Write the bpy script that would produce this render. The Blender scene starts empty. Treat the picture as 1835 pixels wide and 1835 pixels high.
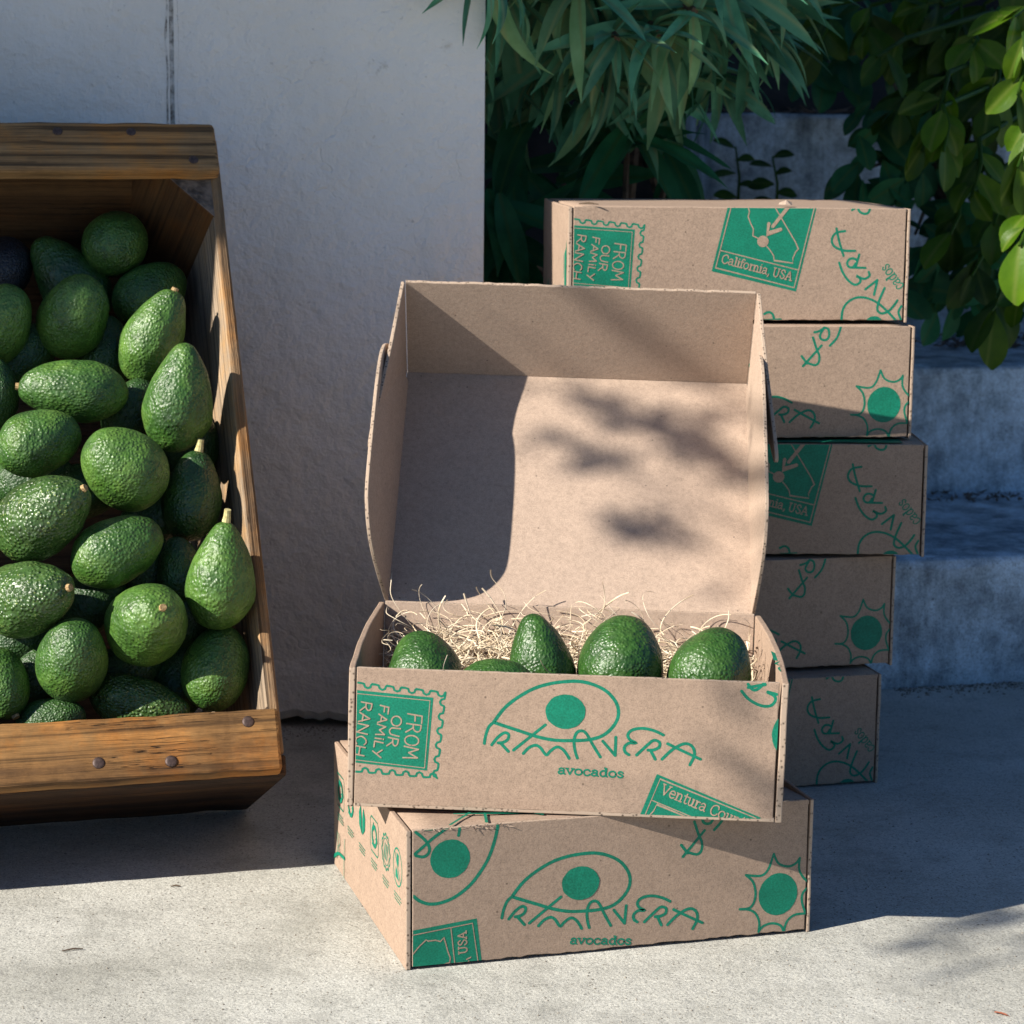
import bpy, bmesh, math, random
from math import sin, cos, pi, radians
from mathutils import Vector, Matrix, noise

random.seed(7)
scene = bpy.context.scene
COL = scene.collection

# ------------------------------------------------------------------ camera
F_PX, PITCH, EYE, ROLL, CX = 4067.2, 0.16648, 0.62313, 0.009395, 917.5      # focal length in pixels of the 1835 px photograph
r0 = Vector((1, 0, 0)); fw = Vector((0, cos(PITCH), -sin(PITCH))); up0 = Vector((0, sin(PITCH), cos(PITCH)))
rv = r0 * cos(ROLL) + up0 * sin(ROLL); uv_ = up0 * cos(ROLL) - r0 * sin(ROLL)
CAM = Vector((0, 0, EYE))
cd = bpy.data.cameras.new('camera'); cam = bpy.data.objects.new('camera', cd); COL.objects.link(cam)
cd.sensor_width = 36; cd.sensor_fit = 'HORIZONTAL'; cd.lens = F_PX / 1835 * 36
cd.clip_start = 0.05; cd.clip_end = 400
cd.dof.use_dof = True; cd.dof.focus_distance = 1.78; cd.dof.aperture_fstop = 17
cam.matrix_world = Matrix(((rv.x, uv_.x, -fw.x, CAM.x), (rv.y, uv_.y, -fw.y, CAM.y), (rv.z, uv_.z, -fw.z, CAM.z), (0, 0, 0, 1)))
scene.camera = cam

# ------------------------------------------------------------------ sky, sun, exposure
SUN_AZ, SUN_EL = radians(30.0), radians(30.5)            # heading of the rays on the ground (from +x towards +y), elevation
RAY = Vector((cos(SUN_AZ) * cos(SUN_EL), sin(SUN_AZ) * cos(SUN_EL), -sin(SUN_EL)))
w = bpy.data.worlds.new('World'); scene.world = w; w.use_nodes = True
nt = w.node_tree; bg = nt.nodes['Background']
sky = nt.nodes.new('ShaderNodeTexSky'); sky.sky_type = 'NISHITA'; sky.sun_disc = False
sky.sun_elevation = SUN_EL
sky.sun_rotation = math.atan2(-RAY.x, -RAY.y)            # sky measures from +y clockwise towards +x
sky.air_density = 1.0; sky.dust_density = 0.2; sky.ozone_density = 9.0
nt.links.new(sky.outputs[0], bg.inputs['Color']); bg.inputs['Strength'].default_value = 0.056
sd = bpy.data.lights.new('sun', 'SUN'); sun = bpy.data.objects.new('sun', sd); COL.objects.link(sun)
sd.energy = 5.0; sd.angle = radians(0.5); sd.color = (1.0, 0.93, 0.83)
sun.rotation_euler = RAY.to_track_quat('-Z', 'Y').to_euler()
sun.location = (-4, -3, 6)
scene.view_settings.view_transform = 'Standard'; scene.view_settings.look = 'None'
scene.view_settings.exposure = 0.97; scene.view_settings.gamma = 1.0
scene.view_settings.use_curve_mapping = False
scene.cycles.max_bounces = 8; scene.cycles.diffuse_bounces = 5; scene.cycles.use_denoising = True

def ray(px, py):
    a = (px - CX) / F_PX; b = -(py - CX) / F_PX
    return fw + rv * a + uv_ * b
def at_plane(px, py, o, n):
    q = ray(px, py); return CAM + q * ((o - CAM).dot(n) / q.dot(n))
def at_depth(px, py, y):
    q = ray(px, py); return CAM + q * (y / q.y)
def at_z(px, py, z):
    q = ray(px, py); return CAM + q * ((z - EYE) / q.z)

# ------------------------------------------------------------------ node helpers and materials
def new_mat(name):
    m = bpy.data.materials.new(name); m.use_nodes = True
    n = m.node_tree; b = n.nodes['Principled BSDF']
    return m, n, b
def noise_tex(n, vec, scale, detail=4, rough=.55, dim='3D'):
    q = n.nodes.new('ShaderNodeTexNoise'); q.inputs['Scale'].default_value = scale
    q.inputs['Detail'].default_value = detail; q.inputs['Roughness'].default_value = rough
    if vec is not None: n.links.new(vec, q.inputs['Vector'])
    return q
def ramp(n, fac, stops):
    q = n.nodes.new('ShaderNodeValToRGB'); e = q.color_ramp.elements
    while len(e) > 1: e.remove(e[-1])
    e[0].position = stops[0][0]; e[0].color = (*stops[0][1], 1) if len(stops[0][1]) == 3 else stops[0][1]
    for p, c in stops[1:]:
        x = e.new(p); x.color = (*c, 1) if len(c) == 3 else c
    n.links.new(fac, q.inputs['Fac']); return q
def g(v): return (v, v, v)
def mix(n, a, b, fac, mode='MIX'):
    q = n.nodes.new('ShaderNodeMix'); q.data_type = 'RGBA'; q.blend_type = mode
    for s, v in ((0, fac), (6, a), (7, b)):
        if isinstance(v, (int, float)): q.inputs[s].default_value = v
        elif isinstance(v, tuple): q.inputs[s].default_value = (*v, 1)
        else: n.links.new(v, q.inputs[s])
    return q.outputs[2]
def coords(n, scale=(1, 1, 1), kind='Object', rot=(0, 0, 0)):
    t = n.nodes.new('ShaderNodeTexCoord'); m = n.nodes.new('ShaderNodeMapping')
    m.inputs['Scale'].default_value = scale; m.inputs['Rotation'].default_value = rot
    n.links.new(t.outputs[kind], m.inputs['Vector']); return m.outputs[0]
def obj_random(n):
    return n.nodes.new('ShaderNodeObjectInfo').outputs['Random']
def offset_by_random(n, vec, amount=20):
    r = obj_random(n); m = n.nodes.new('ShaderNodeVectorMath'); m.operation = 'ADD'
    k = n.nodes.new('ShaderNodeMath'); k.operation = 'MULTIPLY'; k.inputs[1].default_value = amount; n.links.new(r, k.inputs[0])
    c = n.nodes.new('ShaderNodeCombineXYZ')
    for i in range(3): n.links.new(k.outputs[0], c.inputs[i])
    n.links.new(vec, m.inputs[0]); n.links.new(c.outputs[0], m.inputs[1]); return m.outputs[0]
def bump(n, b, h, strength, dist, prev=None):
    q = n.nodes.new('ShaderNodeBump'); q.inputs['Strength'].default_value = strength; q.inputs['Distance'].default_value = dist
    n.links.new(h, q.inputs['Height'])
    if prev: n.links.new(prev, q.inputs['Normal'])
    n.links.new(q.outputs[0], b.inputs['Normal']); return q.outputs[0]
def setc(n, b, c):
    if isinstance(c, tuple): b.inputs['Base Color'].default_value = (*c, 1)
    else: n.links.new(c, b.inputs['Base Color'])

def mat_kraft(name, base, var=.12, fleck=True):
    m, n, b = new_mat(name)
    v = offset_by_random(n, coords(n), 3)
    a = noise_tex(n, v, 60, 3); f = noise_tex(n, v, 900, 2, .6)
    lo = tuple(c * (1 - var) for c in base); hi = tuple(min(1, c * (1 + var)) for c in base)
    c1 = ramp(n, a.outputs[0], [(.3, lo), (.7, hi)]).outputs[0]
    c2 = ramp(n, f.outputs[0], [(.25, g(.74)), (.5, g(1)), (.75, g(1.16))]).outputs[0]
    fb = noise_tex(n, v, 260, 5, .75); c1 = mix(n, c1, ramp(n, fb.outputs[0], [(.30, g(.80)), (.5, g(1)), (.68, g(1.10))]).outputs[0], 1., 'MULTIPLY')
    c = mix(n, c1, c2, 1.0, 'MULTIPLY')
    if fleck:
        vo = n.nodes.new('ShaderNodeTexVoronoi'); vo.inputs['Scale'].default_value = 60; n.links.new(v, vo.inputs['Vector'])
        d = ramp(n, vo.outputs['Distance'], [(.03, g(1)), (.07, g(0))]).outputs[0]
        c = mix(n, c, tuple(x * .45 for x in base), d)
    setc(n, b, c); b.inputs['Roughness'].default_value = .9; b.inputs['Specular IOR Level'].default_value = .18
    bump(n, b, noise_tex(n, v, 350, 3).outputs[0], .25, .0006)
    return m
KRAFT = mat_kraft('kraft board', (.315, .228, .168), .05)
KRAFT_IN = mat_kraft('kraft board inside', (.38, .288, .222), .04)
def mat_flute(name):
    m, n, b = new_mat(name)
    v = coords(n, (1, 1, 1)); wv = n.nodes.new('ShaderNodeTexVoronoi'); wv.inputs['Scale'].default_value = 330; n.links.new(v, wv.inputs['Vector'])
    c = ramp(n, wv.outputs['Distance'], [(.12, (.07, .05, .035)), (.42, (.36, .275, .205))]).outputs[0]
    setc(n, b, c); b.inputs['Roughness'].default_value = .95; return m
FLUTE = mat_flute('cut corrugated edge')
def mat_ink():
    m, n, b = new_mat('green ink')
    v = offset_by_random(n, coords(n), 3)
    c = ramp(n, noise_tex(n, v, 700, 3).outputs[0], [(.25, (.0, .115, .065)), (.7, (.004, .20, .12))]).outputs[0]
    c = mix(n, c, ramp(n, noise_tex(n, v, 45, 3).outputs[0], [(.3, g(.85)), (.7, g(1.1))]).outputs[0], 1., 'MULTIPLY')
    setc(n, b, c); b.inputs['Roughness'].default_value = .6; b.inputs['Specular IOR Level'].default_value = .3
    bump(n, b, noise_tex(n, v, 350, 3).outputs[0], .2, .0006)
    return m
INK = mat_ink()

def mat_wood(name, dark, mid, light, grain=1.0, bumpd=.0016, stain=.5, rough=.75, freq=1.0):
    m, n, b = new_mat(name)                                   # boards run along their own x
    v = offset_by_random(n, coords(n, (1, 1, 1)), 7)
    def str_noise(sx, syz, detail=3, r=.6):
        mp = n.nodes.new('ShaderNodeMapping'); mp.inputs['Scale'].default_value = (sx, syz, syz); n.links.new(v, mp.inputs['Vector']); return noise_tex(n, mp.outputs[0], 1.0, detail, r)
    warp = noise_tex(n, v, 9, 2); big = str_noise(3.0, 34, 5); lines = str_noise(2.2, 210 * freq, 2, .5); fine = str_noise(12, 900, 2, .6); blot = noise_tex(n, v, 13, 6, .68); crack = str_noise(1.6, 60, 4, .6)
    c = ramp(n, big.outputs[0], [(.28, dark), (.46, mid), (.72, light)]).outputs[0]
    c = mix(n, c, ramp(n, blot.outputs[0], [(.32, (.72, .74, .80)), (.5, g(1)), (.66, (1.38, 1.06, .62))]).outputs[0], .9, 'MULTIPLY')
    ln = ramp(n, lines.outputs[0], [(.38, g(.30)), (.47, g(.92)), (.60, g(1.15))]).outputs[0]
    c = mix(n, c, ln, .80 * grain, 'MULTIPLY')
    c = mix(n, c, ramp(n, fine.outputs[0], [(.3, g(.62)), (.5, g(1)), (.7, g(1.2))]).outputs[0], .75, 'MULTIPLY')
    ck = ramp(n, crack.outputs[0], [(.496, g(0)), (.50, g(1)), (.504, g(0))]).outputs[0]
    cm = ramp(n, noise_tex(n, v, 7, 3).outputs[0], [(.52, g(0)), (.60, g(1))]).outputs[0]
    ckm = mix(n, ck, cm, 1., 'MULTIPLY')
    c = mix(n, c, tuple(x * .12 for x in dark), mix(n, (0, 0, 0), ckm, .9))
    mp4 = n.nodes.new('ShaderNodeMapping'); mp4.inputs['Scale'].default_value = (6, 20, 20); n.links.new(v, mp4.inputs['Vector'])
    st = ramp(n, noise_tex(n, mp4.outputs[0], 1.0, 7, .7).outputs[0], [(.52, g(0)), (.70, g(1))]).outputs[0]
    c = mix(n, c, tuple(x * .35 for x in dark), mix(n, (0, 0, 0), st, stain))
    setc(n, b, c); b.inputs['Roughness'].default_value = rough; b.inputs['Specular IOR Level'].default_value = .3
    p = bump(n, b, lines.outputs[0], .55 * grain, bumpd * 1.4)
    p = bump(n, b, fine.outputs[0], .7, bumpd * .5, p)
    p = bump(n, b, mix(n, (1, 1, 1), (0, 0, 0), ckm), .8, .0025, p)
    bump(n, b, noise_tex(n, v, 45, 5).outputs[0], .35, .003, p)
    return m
WOOD = mat_wood('golden weathered wood', (.10, .048, .018), (.21, .105, .034), (.32, .168, .056), .9, .0026, .8)
WOOD_TOP = mat_wood('striped weathered wood', (.15, .080, .032), (.27, .155, .065), (.35, .215, .10), 1.15, .0026, .5, .75, 1.0)
WOOD_GREY = mat_wood('grey weathered wood', (.12, .085, .055), (.26, .19, .125), (.38, .29, .20), .8, .0026, .7)
WOOD_EDGE = mat_wood('ridged edge grain', (.09, .05, .024), (.22, .135, .068), (.38, .26, .145), 1.2, .005, .6, .8, .5)
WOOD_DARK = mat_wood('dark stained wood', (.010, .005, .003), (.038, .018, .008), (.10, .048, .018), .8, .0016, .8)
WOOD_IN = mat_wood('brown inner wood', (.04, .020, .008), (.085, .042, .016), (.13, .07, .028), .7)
END_GRAIN, n_, b_ = new_mat('grey end grain')
v_ = coords(n_); wv_ = n_.nodes.new('ShaderNodeTexWave'); wv_.inputs['Scale'].default_value = 110; wv_.inputs['Distortion'].default_value = 3
n_.links.new(v_, wv_.inputs['Vector'])
setc(n_, b_, ramp(n_, wv_.outputs['Fac'], [(0, (.03, .022, .016)), (1, (.17, .13, .10))]).outputs[0]); b_.inputs['Roughness'].default_value = .9
bump(n_, b_, wv_.outputs['Fac'], .8, .002)
IRON, n_, b_ = new_mat('rusty nail iron')
setc(n_, b_, ramp(n_, noise_tex(n_, coords(n_), 500, 3).outputs[0], [(.3, (.035, .022, .018)), (.7, (.10, .065, .055))]).outputs[0])
b_.inputs['Roughness'].default_value = .55; b_.inputs['Metallic'].default_value = .4

def mat_plaster():
    m, n, b = new_mat('pale painted plaster')
    v = coords(n)
    c = ramp(n, noise_tex(n, v, 3.5, 5).outputs[0], [(.3, (.70, .68, .625)), (.7, (.82, .795, .74))]).outputs[0]
    sp = ramp(n, noise_tex(n, v, 160, 2, .5).outputs[0], [(.70, g(1)), (.78, g(.55))]).outputs[0]
    c = mix(n, c, sp, .5, 'MULTIPLY')
    sc_ = ramp(n, noise_tex(n, v, 24, 7, .72).outputs[0], [(.64, g(1)), (.74, (.60, .56, .50))]).outputs[0]
    c = mix(n, c, sc_, .7, 'MULTIPLY')
    # grime round the open seam at x = -.355
    sx = n.nodes.new('ShaderNodeSeparateXYZ'); n.links.new(v, sx.inputs[0])
    setc(n, b, c); b.inputs['Roughness'].default_value = .85; b.inputs['Specular IOR Level'].default_value = .2
    p = bump(n, b, noise_tex(n, v, 260, 4, .6).outputs[0], .35, .0025)
    p = bump(n, b, noise_tex(n, v, 38, 5, .6).outputs[0], .7, .010, p)
    p = bump(n, b, noise_tex(n, v, 9, 3, .5).outputs[0], .22, .02, p)
    mu = n.nodes.new('ShaderNodeTexVoronoi'); mu.feature = 'DISTANCE_TO_EDGE'; mu.inputs['Scale'].default_value = 5
    dv = n.nodes.new('ShaderNodeVectorMath'); dv.operation = 'ADD'
    sc = n.nodes.new('ShaderNodeVectorMath'); sc.operation = 'SCALE'; sc.inputs['Scale'].default_value = .25
    nn = noise_tex(n, v, 9, 4); n.links.new(nn.outputs['Color'], sc.inputs[0]); n.links.new(v, dv.inputs[0]); n.links.new(sc.outputs[0], dv.inputs[1]); n.links.new(dv.outputs[0], mu.inputs['Vector'])
    cr = ramp(n, mu.outputs['Distance'], [(0, g(0)), (.012, g(1))]).outputs[0]
    msk = ramp(n, noise_tex(n, v, 3, 3).outputs[0], [(.5, g(0)), (.62, g(1))]).outputs[0]
    bump(n, b, mix(n, (1, 1, 1), cr, msk), .35, .002, p)
    return m
PLASTER = mat_plaster()
GRIME, n_, b_ = new_mat('grimy seam filler')
v_ = coords(n_); setc(n_, b_, ramp(n_, noise_tex(n_, v_, 70, 5, .7).outputs[0], [(.36, (.13, .115, .095)), (.48, (.42, .40, .365)), (.60, (.66, .64, .60))]).outputs[0]); b_.inputs['Roughness'].default_value = .95
bump(n_, b_, noise_tex(n_, v_, 120, 4).outputs[0], .8, .004)

def mat_concrete(name, lo, hi, speck=1.0, stain=.4, streak=False):
    m, n, b = new_mat(name)
    v = coords(n)
    c = ramp(n, noise_tex(n, v, 4.5, 7, .62).outputs[0], [(.3, lo), (.68, hi)]).outputs[0]
    s1 = ramp(n, noise_tex(n, v, 480, 3, .7).outputs[0], [(.32, g(.28)), (.43, g(.88)), (.58, g(1.04)), (.68, g(1.25))]).outputs[0]
    c = mix(n, c, s1, .9 * speck, 'MULTIPLY')
    s2 = ramp(n, noise_tex(n, v, 170, 3, .6).outputs[0], [(.33, g(.72)), (.5, g(1)), (.7, g(1.08))]).outputs[0]
    c = mix(n, c, s2, .6 * speck, 'MULTIPLY')
    sm = ramp(n, noise_tex(n, v, 14, 6, .7).outputs[0], [(.5, g(0)), (.72, g(1))]).outputs[0]
    c = mix(n, c, tuple(x * .62 for x in lo), mix(n, (0, 0, 0), sm, stain))
    if streak:
        mp = n.nodes.new('ShaderNodeMapping'); mp.inputs['Scale'].default_value = (16, 16, 2.2); n.links.new(v, mp.inputs['Vector'])
        k = ramp(n, noise_tex(n, mp.outputs[0], 1.0, 6, .7).outputs[0], [(.38, g(.45)), (.55, g(1.08))]).outputs[0]
        c = mix(n, c, k, .75, 'MULTIPLY')
        c = mix(n, c, ramp(n, noise_tex(n, v, 22, 7, .7).outputs[0], [(.38, g(.45)), (.55, g(1.05)), (.7, g(1.3))]).outputs[0], .8, 'MULTIPLY')
    vo = n.nodes.new('ShaderNodeTexVoronoi'); vo.inputs['Scale'].default_value = 34; n.links.new(v, vo.inputs['Vector'])
    d = ramp(n, vo.outputs['Distance'], [(.025, g(1)), (.06, g(0))]).outputs[0]
    c = mix(n, c, (.03, .028, .025), mix(n, (0, 0, 0), d, .7))
    setc(n, b, c); b.inputs['Roughness'].default_value = .9; b.inputs['Specular IOR Level'].default_value = .2
    p = bump(n, b, noise_tex(n, v, 420, 4, .7).outputs[0], .5, .0018)
    bump(n, b, noise_tex(n, v, 30, 6, .6).outputs[0], .35, .006, p)
    return m
PAVING = mat_concrete('sandy concrete paving', (.375, .370, .325), (.56, .555, .50), 1.2, .65)
STEP = mat_concrete('shade blue old concrete step', (.37, .46, .52), (.58, .67, .73), .9, .6, True)  # blue cast of the skylit shade is put into this base colour

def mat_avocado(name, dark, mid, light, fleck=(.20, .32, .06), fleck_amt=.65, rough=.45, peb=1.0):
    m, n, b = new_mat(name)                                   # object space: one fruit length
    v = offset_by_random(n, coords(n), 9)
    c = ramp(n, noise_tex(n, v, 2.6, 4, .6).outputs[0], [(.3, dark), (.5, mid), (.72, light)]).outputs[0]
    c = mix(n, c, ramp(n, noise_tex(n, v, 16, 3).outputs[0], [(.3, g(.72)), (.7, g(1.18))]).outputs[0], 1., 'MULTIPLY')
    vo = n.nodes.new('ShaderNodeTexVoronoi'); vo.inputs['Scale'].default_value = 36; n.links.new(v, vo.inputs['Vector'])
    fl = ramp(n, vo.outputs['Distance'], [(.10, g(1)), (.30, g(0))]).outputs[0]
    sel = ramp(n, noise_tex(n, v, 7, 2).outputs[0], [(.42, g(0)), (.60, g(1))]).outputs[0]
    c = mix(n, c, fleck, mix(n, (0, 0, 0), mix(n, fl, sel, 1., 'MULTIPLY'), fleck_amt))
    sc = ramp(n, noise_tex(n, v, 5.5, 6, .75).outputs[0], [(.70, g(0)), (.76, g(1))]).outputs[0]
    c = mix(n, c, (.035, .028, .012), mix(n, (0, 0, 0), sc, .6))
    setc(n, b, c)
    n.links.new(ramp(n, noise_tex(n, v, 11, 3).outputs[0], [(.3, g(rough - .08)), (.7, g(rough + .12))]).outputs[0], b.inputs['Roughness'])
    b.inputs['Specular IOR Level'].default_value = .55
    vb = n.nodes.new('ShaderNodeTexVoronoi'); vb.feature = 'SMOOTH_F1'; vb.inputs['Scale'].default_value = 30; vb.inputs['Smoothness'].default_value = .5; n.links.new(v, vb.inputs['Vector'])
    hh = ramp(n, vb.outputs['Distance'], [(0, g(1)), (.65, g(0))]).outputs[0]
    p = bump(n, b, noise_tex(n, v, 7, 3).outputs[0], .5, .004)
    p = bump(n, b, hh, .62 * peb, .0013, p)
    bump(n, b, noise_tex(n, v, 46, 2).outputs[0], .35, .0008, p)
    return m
AV_GREEN = mat_avocado('green avocado skin', (.016, .052, .008), (.036, .102, .014), (.080, .160, .024))
AV_LIGHT = mat_avocado('light green avocado skin', (.026, .075, .010), (.055, .132, .018), (.105, .200, .030))
AV_OLIVE = mat_avocado('olive pebbled avocado skin', (.022, .040, .010), (.035, .085, .016), (.070, .130, .030), (.30, .38, .10), .85, .36, 1.5)
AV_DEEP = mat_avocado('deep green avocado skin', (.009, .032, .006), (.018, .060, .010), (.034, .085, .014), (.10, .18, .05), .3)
AV_BLACK = mat_avocado('purple black avocado skin', (.006, .007, .010), (.012, .014, .018), (.022, .024, .028), (.05, .06, .06), .2)
AV_BOX = mat_avocado('boxed avocado skin', (.012, .045, .007), (.024, .078, .011), (.045, .108, .018), (.12, .2, .04), .5, .40, .8)
STEM, n_, b_ = new_mat('woody avocado stem')
setc(n_, b_, ramp(n_, noise_tex(n_, coords(n_), 600, 3).outputs[0], [(.3, (.18, .10, .04)), (.7, (.46, .33, .15))]).outputs[0]); b_.inputs['Roughness'].default_value = .8
STEM_PALE, n_, b_ = new_mat('pale green stem')
setc(n_, b_, ramp(n_, noise_tex(n_, coords(n_), 300, 3).outputs[0], [(.3, (.33, .27, .10)), (.7, (.50, .46, .22))]).outputs[0]); b_.inputs['Roughness'].default_value = .7
WOOL, n_, b_ = new_mat('pale wood wool')
setc(n_, b_, ramp(n_, noise_tex(n_, coords(n_), 60, 3).outputs[0], [(.3, (.50, .39, .25)), (.7, (.74, .64, .48))]).outputs[0]); b_.inputs['Roughness'].default_value = .7

def mat_leaf(name, dark, light, trans=.25, rough=.5, vein=None):
    m, n, b = new_mat(name)
    v = offset_by_random(n, coords(n), 5)
    c = ramp(n, noise_tex(n, v, 25, 4).outputs[0], [(.3, dark), (.7, light)]).outputs[0]
    r = obj_random(n)
    c = mix(n, c, ramp(n, r, [(0, g(.65)), (1, g(1.25))]).outputs[0], 1., 'MULTIPLY')
    if vein:
        sx = n.nodes.new('ShaderNodeSeparateXYZ'); n.links.new(coords(n), sx.inputs[0])
        ab = n.nodes.new('ShaderNodeMath'); ab.operation = 'ABSOLUTE'; n.links.new(sx.outputs[1], ab.inputs[0])
        vm = ramp(n, ab.outputs[0], [(.0005, g(1)), (.0016, g(0))]).outputs[0]
        c = mix(n, c, vein, mix(n, (0, 0, 0), vm, .7))
    setc(n, b, c); b.inputs['Roughness'].default_value = rough; b.inputs['Specular IOR Level'].default_value = .2
    bump(n, b, noise_tex(n, v, 220, 3).outputs[0], .25, .001)
    if trans:
        tr = n.nodes.new('ShaderNodeBsdfTranslucent'); n.links.new(c, tr.inputs['Color'])
        ms = n.nodes.new('ShaderNodeMixShader'); ms.inputs[0].default_value = trans
        out = n.nodes['Material Output']; n.links.new(b.outputs[0], ms.inputs[1]); n.links.new(tr.outputs[0], ms.inputs[2]); n.links.new(ms.outputs[0], out.inputs['Surface'])
    return m
LEAF_TEAL = mat_leaf('grey green lance leaf', (.050, .19, .100), (.125, .34, .19), .2, .55, (.20, .26, .12))
LEAF_PALE = mat_leaf('pale green lance leaf', (.15, .32, .13), (.28, .50, .24), .3, .55, (.34, .38, .16))
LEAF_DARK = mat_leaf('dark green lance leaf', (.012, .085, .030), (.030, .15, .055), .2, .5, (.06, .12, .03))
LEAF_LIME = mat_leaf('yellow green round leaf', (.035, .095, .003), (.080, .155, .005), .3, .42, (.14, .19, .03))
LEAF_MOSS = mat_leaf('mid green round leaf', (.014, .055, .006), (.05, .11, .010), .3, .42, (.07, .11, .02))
BARK, n_, b_ = new_mat('brown bark')
setc(n_, b_, ramp(n_, noise_tex(n_, coords(n_), 60, 5).outputs[0], [(.3, (.05, .032, .02)), (.7, (.16, .11, .07))]).outputs[0]); b_.inputs['Roughness'].default_value = .9
SOIL, n_, b_ = new_mat('dark soil')
setc(n_, b_, ramp(n_, noise_tex(n_, coords(n_), 30, 6).outputs[0], [(.3, (.008, .006, .004)), (.7, (.03, .022, .016))]).outputs[0]); b_.inputs['Roughness'].default_value = 1
DRY, n_, b_ = new_mat('dry leaf litter')
setc(n_, b_, ramp(n_, obj_random(n_), [(0, (.10, .07, .05)), (1, (.22, .16, .12))]).outputs[0]); b_.inputs['Roughness'].default_value = .9
RUST_LEAF, n_, b_ = new_mat('fallen russet leaf')
setc(n_, b_, (.30, .10, .05)); b_.inputs['Roughness'].default_value = .7

# ------------------------------------------------------------------ object helpers
def tag(o, label=None, cat=None, group=None, kind=None):
    for k, v in (('label', label), ('category', cat), ('group', group), ('kind', kind)):
        if v: o[k] = v
    return o
def empty(name, mat=None, parent=None):
    o = bpy.data.objects.new(name, None); COL.objects.link(o); o.empty_display_size = .05
    if mat: o.matrix_world = mat
    if parent: o.parent = parent
    return o
def link(name, me, mats, parent=None, mat=None, smooth=False):
    o = bpy.data.objects.new(name, me); COL.objects.link(o)
    if not isinstance(mats, (list, tuple)): mats = [mats]
    if not len(me.materials):
        for m in mats: me.materials.append(m)
    if parent: o.parent = parent
    if mat is not None: o.matrix_local = mat
    if smooth:
        for p in me.polygons: p.use_smooth = True
    return o
def mesh(name, verts, faces, midx=None):
    me = bpy.data.meshes.new(name); me.from_pydata([tuple(v) for v in verts], [], faces)
    if midx:
        for p, i in zip(me.polygons, midx): p.material_index = i
    me.update(); return me
def bm_mesh(name, bm):
    me = bpy.data.meshes.new(name); bm.normal_update(); bm.to_mesh(me); bm.free(); return me
def bevel_mod(o, w_, seg=2, ang=40):
    m = o.modifiers.new('bevel', 'BEVEL'); m.width = w_; m.segments = seg; m.limit_method = 'ANGLE'; m.angle_limit = radians(ang); return o
def prism(pts, th, rim=1):
    """outline pts (u,v) extruded from w=0 to w=-th; rim faces take material index rim"""
    k = len(pts)
    V = [(u, v, 0) for u, v in pts] + [(u, v, -th) for u, v in pts]
    Fs = [list(range(k)), list(range(2 * k - 1, k - 1, -1))]; mi = [0, 0]
    for i in range(k):
        j = (i + 1) % k; Fs.append([i, k + i, k + j, j]); mi.append(rim)
    return V, Fs, mi
def frame(o, u, v):
    """matrix with columns u, v, u x v at o"""
    u = Vector(u); v = Vector(v); n = u.cross(v); o = Vector(o)
    return Matrix(((u.x, v.x, n.x, o.x), (u.y, v.y, n.y, o.y), (u.z, v.z, n.z, o.z), (0, 0, 0, 1)))
def panel(name, parent, pts, o, u, v, th, mats, bev=.0006):
    V, Fs, mi = prism(pts, th)
    ob = link(name, mesh(name, V, Fs, mi), mats, parent, frame(o, u, v))
    if bev: bevel_mod(ob, bev, 2, 50)
    return ob
def box_mesh(name, x0, x1, y0, y1, z0, z1, seg=1):
    bm = bmesh.new(); bmesh.ops.create_cube(bm, size=1)
    for q in bm.verts: q.co = ((x0 + x1) / 2 + q.co.x * (x1 - x0), (y0 + y1) / 2 + q.co.y * (y1 - y0), (z0 + z1) / 2 + q.co.z * (z1 - z0))
    return bm
def tube_mesh(name, pts, radii, sides=8):
    V = []; Fs = []; pts = [Vector(p) for p in pts]
    for i, p in enumerate(pts):
        t = (pts[min(i + 1, len(pts) - 1)] - pts[max(i - 1, 0)]).normalized()
        a = t.orthogonal().normalized() if i == 0 else (a - t * a.dot(t)).normalized()
        b = t.cross(a); r = radii[i] if isinstance(radii, (list, tuple)) else radii
        for k in range(sides):
            th = 2 * pi * k / sides; V.append(p + a * cos(th) * r + b * sin(th) * r)
        if i:
            for k in range(sides):
                k2 = (k + 1) % sides; q = (i - 1) * sides; Fs.append([q + k, q + k2, q + sides + k2, q + sides + k])
    Fs.append(list(range(sides - 1, -1, -1))); q = (len(pts) - 1) * sides; Fs.append([q + k for k in range(sides)])
    return mesh(name, V, Fs)

# ------------------------------------------------------------------ ground, wall, steps
def grid_sheet(name, x0, x1, y0, y1, nx, ny, z, mat):
    V = [(x0 + (x1 - x0) * i / nx, y0 + (y1 - y0) * j / ny, z) for j in range(ny + 1) for i in range(nx + 1)]
    Fs = [[j * (nx + 1) + i, j * (nx + 1) + i + 1, (j + 1) * (nx + 1) + i + 1, (j + 1) * (nx + 1) + i] for j in range(ny) for i in range(nx)]
    return link(name, mesh(name, V, Fs), mat)
tag(grid_sheet('paving', -60, 60, -60, 60, 8, 8, 0, PAVING), kind='structure')

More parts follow.
